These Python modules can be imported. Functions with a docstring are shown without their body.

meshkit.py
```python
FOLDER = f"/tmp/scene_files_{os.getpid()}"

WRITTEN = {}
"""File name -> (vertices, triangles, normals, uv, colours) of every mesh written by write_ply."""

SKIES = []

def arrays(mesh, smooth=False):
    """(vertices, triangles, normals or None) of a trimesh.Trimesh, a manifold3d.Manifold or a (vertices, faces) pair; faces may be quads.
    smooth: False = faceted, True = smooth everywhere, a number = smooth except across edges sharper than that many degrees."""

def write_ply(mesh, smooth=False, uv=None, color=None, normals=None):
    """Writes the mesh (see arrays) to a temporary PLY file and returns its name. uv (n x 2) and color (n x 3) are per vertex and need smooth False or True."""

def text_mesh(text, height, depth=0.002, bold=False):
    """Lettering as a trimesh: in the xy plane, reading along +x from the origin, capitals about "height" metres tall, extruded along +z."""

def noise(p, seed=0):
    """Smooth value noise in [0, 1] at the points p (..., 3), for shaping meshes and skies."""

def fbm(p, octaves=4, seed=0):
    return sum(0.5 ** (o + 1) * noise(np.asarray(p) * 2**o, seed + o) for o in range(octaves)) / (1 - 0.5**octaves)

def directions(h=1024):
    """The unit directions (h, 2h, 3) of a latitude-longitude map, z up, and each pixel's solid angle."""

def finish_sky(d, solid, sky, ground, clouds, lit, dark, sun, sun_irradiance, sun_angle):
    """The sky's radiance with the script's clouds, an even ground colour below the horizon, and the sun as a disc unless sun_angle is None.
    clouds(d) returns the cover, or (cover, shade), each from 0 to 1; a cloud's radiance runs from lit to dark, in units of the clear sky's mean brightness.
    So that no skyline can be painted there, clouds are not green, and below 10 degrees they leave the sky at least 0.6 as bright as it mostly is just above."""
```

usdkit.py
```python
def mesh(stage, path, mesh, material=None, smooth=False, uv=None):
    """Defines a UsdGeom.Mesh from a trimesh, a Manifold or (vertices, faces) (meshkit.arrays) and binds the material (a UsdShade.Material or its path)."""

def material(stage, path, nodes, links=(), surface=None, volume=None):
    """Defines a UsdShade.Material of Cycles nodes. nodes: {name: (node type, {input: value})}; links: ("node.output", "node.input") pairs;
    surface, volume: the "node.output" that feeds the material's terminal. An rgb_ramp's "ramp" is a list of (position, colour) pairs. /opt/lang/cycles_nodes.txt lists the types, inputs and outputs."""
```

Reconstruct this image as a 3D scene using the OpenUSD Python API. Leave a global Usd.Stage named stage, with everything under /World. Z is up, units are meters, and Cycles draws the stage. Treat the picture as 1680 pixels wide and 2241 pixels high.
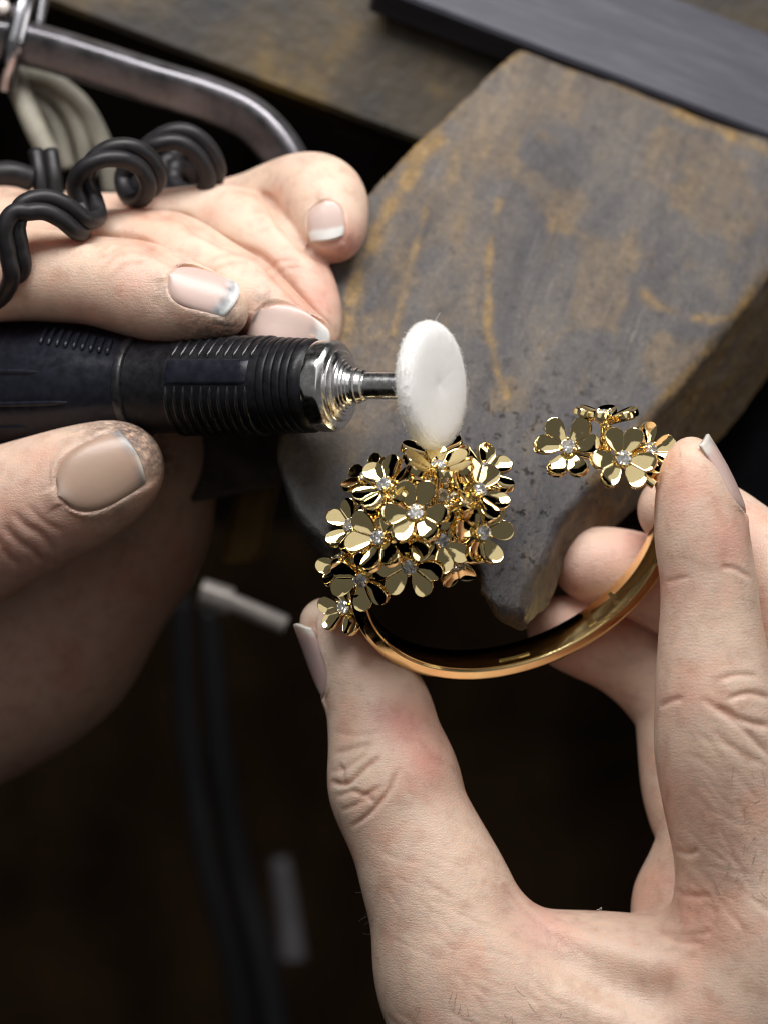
import math, numpy as np, trimesh, meshkit, usdkit
from pxr import Usd, UsdGeom, UsdLux, UsdShade, Gf, Sdf, Vt
rng = np.random.default_rng(7)
stage = Usd.Stage.CreateInMemory()
UsdGeom.SetStageUpAxis(stage, UsdGeom.Tokens.z)
UsdGeom.Xform.Define(stage, '/World')
UsdGeom.Scope.Define(stage, '/World/Looks')

# ------------------------------------------------------------------ camera
# one unit = 0.0885 mm (a photograph pixel at the plane of sharp focus); the camera stands 0.5 m from that plane and looks 60 degrees down
PXW, PXH = 1680.0, 2241.0
S = 0.1487 / PXW
D = 0.50 / S
PITCH = math.radians(60)
roll = np.array([0.355, 0.935]) / np.hypot(0.355, 0.935)
XW = np.array([roll[1], -roll[0], 0.0])
_up = np.array([roll[0], roll[1], 0.0])
ZW = _up * math.cos(PITCH) + np.array([0, 0, 1.0]) * math.sin(PITCH)
YW = np.cross(ZW, XW)
W = np.stack([XW, YW, ZW])                      # camera axes -> world axes
O = np.array([0.0, 0.0, 0.95])


def world(v):
    return O + (np.asarray(v, float) * S) @ W.T


def C(X, Y, d=0.0):
    """point of the scene: seen at X, Y, at a distance d beyond the plane of focus"""
    X, Y, d = np.broadcast_arrays(np.asarray(X, float), np.asarray(Y, float), np.asarray(d, float))
    k = (D + d) / D
    return np.stack([(X - PXW / 2) * k, -(Y - PXH / 2) * k, -d], -1)


def seen(v):
    k = (D - v[..., 2]) / D
    return v[..., 0] / k + PXW / 2, -v[..., 1] / k + PXH / 2


cam = UsdGeom.Camera.Define(stage, '/World/camera')
eye = world([0, 0, D])
m = np.eye(4)
m[:3, :3] = W.T.T if False else W.T.T
Mx = Gf.Matrix4d(*[float(x) for x in np.vstack([np.hstack([W.T, np.zeros((3, 1))]), [[*eye, 1.0]]]).ravel()])
cam.AddTransformOp().Set(Mx)
cam.CreateHorizontalApertureAttr(36.0)
cam.CreateFocalLengthAttr(36.0 * 0.5 / 0.1487)
cam.CreateClippingRangeAttr(Gf.Vec2f(0.02, 50.0))
cam.CreateFStopAttr(11.5)
cam.CreateFocusDistanceAttr(0.5 + 80 * S)
cam.CreateExposureAttr(0.0)


# ------------------------------------------------------------------ bench lamp and added fill panels
def rect_light(name, pos, target, w, h, intensity, color):
    """pos and target in the camera's axes, metres from the point of focus"""
    L = UsdLux.RectLight.Define(stage, '/World/' + name)
    p, t = O + W @ np.array(pos), O + W @ np.array(target)
    z = p - t
    z /= np.linalg.norm(z)
    x = np.cross([0.01, 0.02, 1.0], z)
    x /= np.linalg.norm(x)
    y = np.cross(z, x)
    L.AddTransformOp().Set(Gf.Matrix4d(*[float(q) for q in np.vstack([np.hstack([np.stack([x, y, z]), np.zeros((3, 1))]), [[*p, 1.0]]]).ravel()]))
    L.CreateWidthAttr(w)
    L.CreateHeightAttr(h)
    L.CreateIntensityAttr(intensity)
    L.CreateColorAttr(Gf.Vec3f(*color))
    return L


LIGHTS = [
    ('bench_lamp', (0.0, 0.36, 0.18), (0.0, 0.0, -0.02), 0.46, 0.14, 14.8, (1.0, 0.97, 0.95)),
    ('ceiling_lamp', (0.0, 0.85, 1.10), (0, 0, 0), 2.4, 1.2, 0.55, (1.0, 0.98, 0.95)),  # added panel without a seen source, for the gold to reflect
    ('room_lamp', (0.0, 0.35, 1.25), (0, 0.1, 0), 7.0, 5.5, 0.095, (1.0, 0.98, 0.93)),  # added dim panel behind the camera, fills and feeds reflections
    ('side_lamp', (0.75, 0.15, 0.25), (0.05, 0, -0.03), 0.40, 0.40, 2.2, (1.0, 0.96, 0.9)),  # added fill from the right for the pin side and the wheel
]
for a in LIGHTS:
    rect_light(*a)

# ------------------------------------------------------------------ naming and building helpers
used = {}


def numbered(parent, name):
    n = used.get((parent, name), 0)
    used[(parent, name)] = n + 1
    return f'{parent}/{name}' + (f'_{n:03d}' if n else '')


def tag(prim, label=None, category=None, group=None, kind=None):
    for k, v in (('label', label), ('category', category), ('group', group), ('kind', kind)):
        if v:
            prim.SetCustomDataByKey(k, v)
    return prim


def thing(name, base, label, category, group=None):
    """an Xform standing at base (camera axes, units)"""
    path = numbered('/World', name)
    x = UsdGeom.Xform.Define(stage, path)
    x.AddTranslateOp().Set(Gf.Vec3d(*map(float, world(base))))
    tag(x.GetPrim(), label, category, group)
    x.base = world(base)
    return path, world(base)


def put(name, parent, mesh, mat, smooth=False, color=None, label=None, attrs=None):
    """one mesh, in camera axes and units, under parent = (path, base)"""
    path, base = parent if parent else ('/World', np.zeros(3))
    v, f, n = meshkit.arrays(mesh, smooth if color is None else False)
    if color is not None and smooth:
        v, f, n = meshkit.arrays(mesh, True)
    p = numbered(path, name)
    mm = usdkit.mesh(stage, p, (world(v) - base, f), M[mat] if isinstance(mat, str) else mat)
    if n is not None:
        mm.CreateNormalsAttr(Vt.Vec3fArray.FromNumpy((n @ W.T).astype(np.float32)))
        mm.SetNormalsInterpolation('vertex')
    if color is not None:
        UsdGeom.PrimvarsAPI(mm).CreatePrimvar('tint', Sdf.ValueTypeNames.Color3fArray, 'vertex').Set(Vt.Vec3fArray.FromNumpy(np.asarray(color, np.float32)))
    if attrs is not None:
        UsdGeom.PrimvarsAPI(mm).CreatePrimvar('flat', Sdf.ValueTypeNames.Float3Array, 'vertex').Set(Vt.Vec3fArray.FromNumpy(np.asarray(attrs, np.float32)))
    tag(mm.GetPrim(), label)
    return (p, base)


def prim_of(t):
    return stage.GetPrimAtPath(t[0])


def spline(P, n=6):
    """Catmull-Rom through the rows of P"""
    P = np.asarray(P, float)
    Q = np.vstack([2 * P[0] - P[1], P, 2 * P[-1] - P[-2]])
    t = np.linspace(0, 1, n, endpoint=False)[:, None]
    out = []
    for i in range(1, len(Q) - 2):
        a, b, c, d = Q[i - 1], Q[i], Q[i + 1], Q[i + 2]
        out.append(0.5 * (2 * b + (c - a) * t + (2 * a - 5 * b + 4 * c - d) * t ** 2 + (3 * b - a - 3 * c + d) * t ** 3))
    return np.vstack(out + [P[-1:]])


def tube(pts, radii, sides=12, caps=True, section=None, up=None):
    """a swept tube; section: (n,2) outline scaled by the radius"""
    p = np.asarray(pts, float)
    radii = np.broadcast_to(radii, (len(p),))
    t = np.gradient(p, axis=0)
    t /= np.linalg.norm(t, axis=1, keepdims=True) + 1e-12
    u = np.array(up if up is not None else (np.cross(t[0], [0.3, 0.8, 0.52])), float)
    frames = []
    for i in range(len(p)):
        u = u - t[i] * (u @ t[i])
        u /= np.linalg.norm(u) + 1e-12
        frames.append((u.copy(), np.cross(t[i], u)))
    if section is None:
        a = np.arange(sides) * 2 * np.pi / sides
        section = np.stack([np.cos(a), np.sin(a)], 1)
    n = len(section)
    v = np.concatenate([p[i] + radii[i] * (section[:, :1] * frames[i][0] + section[:, 1:] * frames[i][1]) for i in range(len(p))])
    f = []
    for i in range(len(p) - 1):
        a = i * n + np.arange(n)
        b = i * n + (np.arange(n) + 1) % n
        f += [np.stack([a, b, b + n], 1), np.stack([a, b + n, a + n], 1)]
    if caps:
        v = np.vstack([v, p[0], p[-1]])
        a, b = np.arange(n), (np.arange(n) + 1) % n
        f += [np.stack([b, a, np.full(n, len(v) - 2)], 1), np.stack([a + (len(p) - 1) * n, b + (len(p) - 1) * n, np.full(n, len(v) - 1)], 1)]
    return v, np.vstack(f)


def join(*ms):
    v, f, n = [], [], 0
    for a in ms:
        if isinstance(a, trimesh.Trimesh):
            a = (np.array(a.vertices), np.array(a.faces))
        v.append(a[0]); f.append(np.asarray(a[1]) + n); n += len(a[0])
    return np.vstack(v), np.vstack(f)


def lathe(axis_a, axis_b, prof, seg=64):
    """prof: rows (distance along a->b, radius) in units"""
    a, b = np.asarray(axis_a, float), np.asarray(axis_b, float)
    t = (b - a) / np.linalg.norm(b - a)
    u = np.cross(t, [0, 0, 1.0] if abs(t[2]) < 0.99 else [1.0, 0, 0]); u /= np.linalg.norm(u)
    w = np.cross(t, u)
    prof = np.asarray(prof, float)
    th = np.arange(seg) * 2 * np.pi / seg
    ring = np.cos(th)[:, None] * u + np.sin(th)[:, None] * w
    v = np.concatenate([a + t * s + r * ring for s, r in prof])
    f = []
    for i in range(len(prof) - 1):
        p = i * seg + np.arange(seg); q = i * seg + (np.arange(seg) + 1) % seg
        f += [np.stack([p, q + seg, q], 1), np.stack([p, p + seg, q + seg], 1)]
    v, f = np.vstack([v]), np.vstack(f)
    m = trimesh.Trimesh(v, f, process=True)
    m.fix_normals()
    return np.array(m.vertices), np.array(m.faces)


def lathe_sharp(axis_a, axis_b, prof, seg=96):
    """as lathe, but every band of the profile keeps its own clean cone"""
    vs, fs, n = [], [], 0
    a, b = np.asarray(axis_a, float), np.asarray(axis_b, float)
    t = (b - a) / np.linalg.norm(b - a)
    u = np.cross(t, [0, 0, 1.0]); u /= np.linalg.norm(u)
    w = np.cross(t, u)
    th = np.arange(seg) * 2 * np.pi / seg
    ringv = np.cos(th)[:, None] * u + np.sin(th)[:, None] * w
    for (s0, r0), (s1, r1) in zip(prof[:-1], prof[1:]):
        v = np.vstack([a + t * s0 + r0 * ringv, a + t * s1 + r1 * ringv])
        p, q = np.arange(seg), (np.arange(seg) + 1) % seg
        f = np.vstack([np.stack([p, q + seg, q], 1), np.stack([p, p + seg, q + seg], 1)])
        nn = np.cross(v[f[0, 1]] - v[f[0, 0]], v[f[0, 2]] - v[f[0, 0]])
        out = ringv[0] * (s1 - s0) + t * (r0 - r1)
        if nn @ out < 0: f = f[:, ::-1]
        vs.append(v); fs.append(f + n); n += len(v)
    return np.vstack(vs), np.vstack(fs)


def box_between(o, e1, e2, e3, bevel=6):
    """a bevelled box from corner o with edge vectors"""
    import manifold3d as mf
    L = [np.linalg.norm(e) for e in (e1, e2, e3)]
    pts = []
    for sx in (0, 1):
        for sy in (0, 1):
            for sz in (0, 1):
                c = np.array([sx * L[0], sy * L[1], sz * L[2]])
                inn = bevel * np.array([1 - 2 * sx, 1 - 2 * sy, 1 - 2 * sz])
                for ax in range(3):
                    q = c + inn; q[ax] = c[ax]
                    pts.append(q)
    m = mf.Manifold.hull_points(np.array(pts)).to_mesh()
    B = np.stack([np.asarray(e, float) / l for e, l in zip((e1, e2, e3), L)])
    v = np.asarray(o) + m.vert_properties[:, :3] @ B
    f = np.array(m.tri_verts)
    if np.linalg.det(B) < 0:
        f = f[:, ::-1]
    return v, f


# ------------------------------------------------------------------ materials
M = {}


def mat(name, nodes, links, surface='p.BSDF'):
    M[name] = usdkit.material(stage, '/World/Looks/' + name, nodes, links, surface=surface)


def plain(name, color, rough=0.5, metallic=0.0, bump=None, vary=0.25, scale=300, roughvary=0.0, **kw):
    """colour with a soft mottling, bump = (noise scale, metres)"""
    nodes = {'g': ('geometry', {}), 'n': ('noise_texture', {'scale': scale, 'detail': 5.0, 'roughness': 0.6}),
             'r': ('rgb_ramp', {'ramp': [(0.3, tuple(c * (1 - vary) for c in color)), (0.7, tuple(min(1, c * (1 + vary)) for c in color))]}),
             'p': ('principled_bsdf', {'roughness': rough, 'metallic': metallic, **kw})}
    links = [('g.position', 'n.vector'), ('n.fac', 'r.fac'), ('r.color', 'p.base_color')]
    if roughvary:
        nodes['mr'] = ('map_range', {'from_min': 0.3, 'from_max': 0.7, 'to_min': max(0, rough - roughvary), 'to_max': rough + roughvary})
        links += [('n.fac', 'mr.value'), ('mr.result', 'p.roughness')]
    if bump:
        nodes['b0'] = ('noise_texture', {'scale': bump[0], 'detail': 4.0, 'roughness': 0.6})
        nodes['b'] = ('bump', {'strength': 1.0, 'distance': bump[1]})
        links += [('g.position', 'b0.vector'), ('b0.fac', 'b.height'), ('b.normal', 'p.normal')]
    mat(name, nodes, links)


plain('gold', (1.0, 0.80, 0.42), 0.05, 1.0, vary=0.03, scale=900, roughvary=0.03, bump=(260, 0.00003))
plain('gold_satin', (0.97, 0.75, 0.38), 0.07, 1.0, vary=0.04, scale=600, roughvary=0.05)
plain('chrome', (0.86, 0.86, 0.88), 0.22, 1.0, vary=0.06, scale=700, roughvary=0.05)
plain('old_steel', (0.17, 0.165, 0.18), 0.36, 0.9, vary=0.25, scale=160, roughvary=0.12, bump=(900, 0.00005))
plain('bright_steel', (0.72, 0.66, 0.62), 0.4, 0.3, vary=0.1, scale=200)
plain('steel_rod', (0.55, 0.55, 0.6), 0.15, 1.0, vary=0.1, scale=120)
plain('black_plastic', (0.011, 0.012, 0.018), 0.26, 0.0, vary=0.3, scale=500, roughvary=0.08, bump=(1800, 0.000015), specular_ior_level=0.22)
plain('black_rubber', (0.009, 0.009, 0.011), 0.38, 0.0, vary=0.4, scale=600, roughvary=0.1, bump=(2600, 0.00003), specular_ior_level=0.22)
plain('black_cord', (0.013, 0.012, 0.014), 0.46, 0.0, vary=0.3, scale=300, roughvary=0.08, specular_ior_level=0.35)
plain('white_cable', (0.27, 0.255, 0.21), 0.6, 0.0, vary=0.3, scale=120)
plain('rib_rubber', (0.010, 0.010, 0.012), 0.30, 0.0, vary=0.4, scale=600, roughvary=0.1, bump=(2600, 0.00003), specular_ior_level=0.6)
plain('felt', (0.97, 0.965, 0.95), 0.95, 0.0, vary=0.02, scale=200, bump=(1500, 0.00006), subsurface_weight=0.3, subsurface_scale=0.003, subsurface_radius=(1.0, 1.0, 0.95), specular_ior_level=0.1)
mat('felt_fuzz', {'d': ('diffuse_bsdf', {'color': (0.9, 0.89, 0.87)}), 't': ('translucent_bsdf', {'color': (0.9, 0.89, 0.87)}), 'm': ('mix_closure', {'fac': 0.5})}, [('d.BSDF', 'm.closure1'), ('t.BSDF', 'm.closure2')], surface='m.closure')
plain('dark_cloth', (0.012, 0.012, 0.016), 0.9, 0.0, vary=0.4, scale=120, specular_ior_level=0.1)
plain('dark_floor', (0.004, 0.003, 0.0025), 1.0, 0.0, vary=0.8, scale=18, specular_ior_level=0.0)
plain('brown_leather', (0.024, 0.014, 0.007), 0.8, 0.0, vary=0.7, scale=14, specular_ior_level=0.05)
plain('grey_hose', (0.012, 0.0125, 0.016), 0.5, 0.0, vary=0.3, scale=60)
plain('pale_tip', (0.17, 0.165, 0.18), 0.4, 0.0, vary=0.2, scale=60)
plain('ochre_wood', (0.16, 0.095, 0.02), 0.6, 0.0, vary=0.35, scale=90)
plain('sooty_wood', (0.045, 0.036, 0.030), 0.7, 0.0, vary=1.0, scale=110, bump=(260, 0.0012))
plain('lint', (0.45, 0.42, 0.4), 0.8)
plain('dark_hair', (0.05, 0.03, 0.02), 0.5)
mat('diamond', {'p': ('principled_bsdf', {'base_color': (1, 1, 1), 'roughness': 0.0, 'ior': 2.42, 'transmission_weight': 0.88})}, [])

# worn wood of the bench pin: grey soot, ochre where the dirt has worn off (tint.r), painted shade (tint.g), pits and scratches
mat('worn_wood', {
    'g': ('geometry', {}), 'a': ('attribute', {'attribute': 'tint'}), 's': ('separate_color', {}),
    'mp': ('mapping', {'scale': (1.0, 0.28, 1.0)}),
    'n1': ('noise_texture', {'scale': 48.0, 'detail': 10.0, 'roughness': 0.70, 'distortion': 0.4}),
    'n2': ('noise_texture', {'scale': 520.0, 'detail': 6.0, 'roughness': 0.7}),
    'n3': ('noise_texture', {'scale': 130.0, 'detail': 9.0, 'roughness': 0.76}),
    'n4': ('noise_texture', {'scale': 1100.0, 'detail': 4.0, 'roughness': 0.6}),
    'vo': ('noise_texture', {'scale': 430.0, 'detail': 4.0, 'roughness': 0.65}),
    'm5': ('mapping', {'rotation': (0.0, 0.0, 0.7), 'scale': (900.0, 26.0, 60.0)}), 'n5': ('noise_texture', {'scale': 1.0, 'detail': 3.0}),
    'm6': ('mapping', {'rotation': (0.0, 0.0, -0.9), 'scale': (1100.0, 30.0, 60.0)}), 'n6': ('noise_texture', {'scale': 1.0, 'detail': 3.0}),
    'smx': ('math', {'math_type': 'maximum'}), 'scr': ('rgb_ramp', {'ramp': [(0.66, (1, 1, 1)), (0.76, (1.9, 1.8, 1.65))]}), 'ms': ('mix', {'mix_type': 'multiply', 'fac': 1.0}),
    'pit': ('map_range', {'from_min': 0.30, 'from_max': 0.40, 'to_min': 1.0, 'to_max': 0.0, 'clamp': True}),
    'pitw': ('math', {'math_type': 'multiply', 'use_clamp': True}),
    'base': ('rgb_ramp', {'ramp': [(0.28, (0.022, 0.021, 0.024)), (0.42, (0.046, 0.043, 0.047)), (0.52, (0.072, 0.067, 0.069)), (0.62, (0.108, 0.096, 0.088)), (0.75, (0.165, 0.130, 0.095))]}),
    'speck': ('rgb_ramp', {'ramp': [(0.30, (0.50, 0.50, 0.52)), (0.44, (0.95, 0.95, 0.95)), (0.58, (1, 1, 1)), (0.72, (1.6, 1.5, 1.38))]}),
    'sp2': ('rgb_ramp', {'ramp': [(0.32, (0.82, 0.82, 0.82)), (0.5, (0.98, 0.98, 0.98)), (0.70, (1.25, 1.23, 1.2))]}), 'm2x': ('mix', {'mix_type': 'multiply', 'fac': 1.0}),
    'mul': ('mix', {'mix_type': 'multiply', 'fac': 1.0}),
    'och': ('rgb_ramp', {'ramp': [(0.3, (0.11, 0.066, 0.022)), (0.7, (0.30, 0.19, 0.07))]}),
    'patch': ('rgb_ramp', {'ramp': [(0.54, (0, 0, 0)), (0.70, (0.38, 0.38, 0.38))]}),
    'addv': ('math', {'math_type': 'multiply', 'value2': 1.8}),
    'sub': ('map_range', {'from_min': 0.30, 'from_max': 0.58, 'to_min': 0.15, 'to_max': 1.0, 'clamp': True}),
    'mm': ('math', {'math_type': 'multiply', 'use_clamp': True}),
    'sum': ('math', {'math_type': 'add', 'use_clamp': True}),
    'mix': ('mix', {'mix_type': 'mix'}),
    'dk': ('mix', {'mix_type': 'mix', 'color2': (0.012, 0.011, 0.011)}),
    'dp': ('mix', {'mix_type': 'mix', 'color2': (0.010, 0.009, 0.010)}),
    'br': ('map_range', {'from_min': 0.3, 'from_max': 0.7, 'to_min': 0.58, 'to_max': 0.36}),
    'bm': ('bump', {'strength': 0.9, 'distance': 0.00045}),
    'bsum': ('math', {'math_type': 'add'}), 'bsum2': ('math', {'math_type': 'multiply_add', 'value2': -0.8}),
    'p': ('principled_bsdf', {'specular_ior_level': 0.40})},
    [('g.position', 'mp.vector'), ('mp.vector', 'n1.vector'), ('g.position', 'n2.vector'), ('mp.vector', 'n3.vector'), ('g.position', 'n4.vector'), ('g.position', 'vo.vector'), ('a.color', 's.color'),
     ('vo.fac', 'pit.value'), ('pit.result', 'pitw.value1'), ('s.b', 'pitw.value2'),
     ('g.position', 'm5.vector'), ('m5.vector', 'n5.vector'), ('g.position', 'm6.vector'), ('m6.vector', 'n6.vector'), ('n5.fac', 'smx.value1'), ('n6.fac', 'smx.value2'), ('smx.value', 'scr.fac'), ('base.color', 'ms.color1'), ('scr.color', 'ms.color2'),
     ('n1.fac', 'base.fac'), ('n2.fac', 'speck.fac'), ('ms.color', 'm2x.color1'), ('n4.fac', 'sp2.fac'), ('sp2.color', 'm2x.color2'), ('m2x.color', 'mul.color1'), ('speck.color', 'mul.color2'),
     ('n2.fac', 'och.fac'), ('n3.fac', 'patch.fac'), ('s.r', 'addv.value1'), ('n3.fac', 'sub.value'), ('addv.value', 'mm.value1'), ('sub.result', 'mm.value2'),
     ('mm.value', 'sum.value1'), ('patch.color', 'sum.value2'), ('sum.value', 'mix.fac'), ('mul.color', 'mix.color1'), ('och.color', 'mix.color2'),
     ('s.g', 'dk.fac'), ('mix.color', 'dk.color1'), ('pitw.value', 'dp.fac'), ('dk.color', 'dp.color1'), ('dp.color', 'p.base_color'), ('n3.fac', 'br.value'), ('br.result', 'p.roughness'),
     ('n2.fac', 'bsum.value1'), ('n3.fac', 'bsum.value2'), ('pitw.value', 'bsum2.value1'), ('bsum.value', 'bsum2.value3'), ('bsum2.value', 'bm.height'), ('bm.normal', 'p.normal')])
mat('bench_wood', {
    'g': ('geometry', {}), 'n1': ('noise_texture', {'scale': 30.0, 'detail': 7.0, 'roughness': 0.65}), 'n2': ('noise_texture', {'scale': 300.0, 'detail': 3.0}),
    'r': ('rgb_ramp', {'ramp': [(0.34, (0.012, 0.011, 0.013)), (0.47, (0.030, 0.023, 0.015)), (0.58, (0.056, 0.038, 0.017)), (0.70, (0.14, 0.086, 0.018))]}),
    'b': ('bump', {'strength': 0.6, 'distance': 0.0004}), 'p': ('principled_bsdf', {'roughness': 0.5})},
    [('g.position', 'n1.vector'), ('g.position', 'n2.vector'), ('n1.fac', 'r.fac'), ('r.color', 'p.base_color'), ('n2.fac', 'b.height'), ('b.normal', 'p.normal')])
mat('plate_steel', {
    'g': ('geometry', {}), 'mp': ('mapping', {'scale': (1.0, 9.0, 9.0)}), 'n1': ('noise_texture', {'scale': 60.0, 'detail': 8.0, 'roughness': 0.7}),
    'n2': ('noise_texture', {'scale': 25.0, 'detail': 5.0}),
    'r': ('rgb_ramp', {'ramp': [(0.3, (0.026, 0.027, 0.038)), (0.5, (0.037, 0.038, 0.051)), (0.72, (0.060, 0.060, 0.074))]}),
    'rr': ('map_range', {'from_min': 0.3, 'from_max': 0.7, 'to_min': 0.34, 'to_max': 0.55}),
    'b': ('bump', {'strength': 0.4, 'distance': 0.0002}), 'p': ('principled_bsdf', {'metallic': 0.2})},
    [('g.position', 'mp.vector'), ('mp.vector', 'n1.vector'), ('g.position', 'n2.vector'), ('n1.fac', 'r.fac'), ('r.color', 'p.base_color'), ('n2.fac', 'rr.value'), ('rr.result', 'p.roughness'), ('n1.fac', 'b.height'), ('b.normal', 'p.normal')])
for nm_, r1_, r2_ in (('skin', 0.55, -0.5), ('skin_of_the_gripping_hand', 1.25, 1.9)):
  mat(nm_, {
    'g': ('geometry', {}), 'a': ('attribute', {'attribute': 'tint'}), 'pf': ('attribute', {'attribute': 'flat'}),
    'm1': ('mapping', {'rotation': (0.0, 0.0, r1_), 'scale': (0.5, 2.6, 0.8)}), 'l1': ('noise_texture', {'scale': 1.0, 'detail': 3.0, 'roughness': 0.6, 'distortion': 0.3}),
    'm2': ('mapping', {'rotation': (0.0, 0.0, r2_), 'scale': (0.6, 2.4, 0.8)}), 'l2': ('noise_texture', {'scale': 1.0, 'detail': 2.0, 'roughness': 0.6, 'distortion': 0.3}),
    'la': ('math', {'math_type': 'multiply_add', 'value2': 3.2}), 'lb': ('math', {'math_type': 'multiply_add', 'value2': 1.1}),
    'nb': ('noise_texture', {'scale': 75.0, 'detail': 3.0}), 'rb': ('rgb_ramp', {'ramp': [(0.35, (1.04, 1.04, 1.02)), (0.5, (1, 1, 1)), (0.68, (1.0, 0.86, 0.82))]}), 'mb': ('mix', {'mix_type': 'multiply', 'fac': 1.0}),
    'n': ('noise_texture', {'scale': 260.0, 'detail': 4.0, 'roughness': 0.6}),
    'r': ('rgb_ramp', {'ramp': [(0.3, (0.86, 0.80, 0.78)), (0.5, (1, 1, 1)), (0.72, (1.08, 1.05, 1.03))]}),
    'mul': ('mix', {'mix_type': 'multiply', 'fac': 1.0}),
    'd': ('noise_texture', {'scale': 500.0, 'detail': 2.0}), 'dv': ('vector_math', {'math_type': 'multiply_add', 'vector2': (0.0012, 0.0012, 0.0012)}),
    'v': ('voronoi_texture', {'feature': 'distance_to_edge', 'scale': 1500.0, 'randomness': 0.95}),
    'vr': ('map_range', {'from_min': 0.0, 'from_max': 0.16, 'to_min': 0.0, 'to_max': 1.0, 'clamp': True}),
    'n2': ('noise_texture', {'scale': 900.0, 'detail': 4.0, 'roughness': 0.65}),
    'h': ('math', {'math_type': 'multiply_add', 'value2': 1.6}),
    'b': ('bump', {'strength': 0.4, 'distance': 0.00008}),
    'rn': ('map_range', {'from_min': 0.3, 'from_max': 0.7, 'to_min': 0.36, 'to_max': 0.50}),
    'p': ('principled_bsdf', {'subsurface_weight': 0.24, 'subsurface_scale': 0.0016, 'subsurface_radius': (1.0, 0.36, 0.2), 'specular_ior_level': 0.42})},
    [('g.position', 'n.vector'), ('n.fac', 'r.fac'), ('a.color', 'mul.color1'), ('r.color', 'mul.color2'), ('mul.color', 'mb.color1'), ('g.position', 'nb.vector'), ('nb.fac', 'rb.fac'), ('rb.color', 'mb.color2'), ('mb.color', 'p.base_color'),
     ('pf.vector', 'm1.vector'), ('m1.vector', 'l1.vector'), ('pf.vector', 'm2.vector'), ('m2.vector', 'l2.vector'), ('l1.fac', 'la.value1'), ('h.value', 'la.value3'), ('l2.fac', 'lb.value1'), ('la.value', 'lb.value3'),
     ('g.position', 'd.vector'), ('d.color', 'dv.vector1'), ('g.position', 'dv.vector3'), ('dv.vector', 'v.vector'), ('v.distance', 'vr.value'),
     ('g.position', 'n2.vector'), ('n2.fac', 'h.value1'), ('vr.result', 'h.value3'), ('lb.value', 'b.height'), ('b.normal', 'p.normal'), ('n.fac', 'rn.value'), ('rn.result', 'p.roughness')])
mat('nail', {
    'g': ('geometry', {}), 'a': ('attribute', {'attribute': 'tint'}), 'n': ('noise_texture', {'scale': 900.0, 'detail': 3.0}),
    'b': ('bump', {'strength': 0.25, 'distance': 0.0001}),
    'p': ('principled_bsdf', {'roughness': 0.36, 'specular_ior_level': 0.5, 'subsurface_weight': 0.2, 'subsurface_scale': 0.001, 'subsurface_radius': (1, 0.5, 0.4)})},
    [('g.position', 'n.vector'), ('a.color', 'p.base_color'), ('n.fac', 'b.height'), ('b.normal', 'p.normal')])


# ------------------------------------------------------------------ implicit surfaces
def smin(a, b, k):
    h = np.clip(0.5 + 0.5 * (b - a) / k, 0, 1)
    return b + (a - b) * h - k * h * (1 - h)


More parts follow.
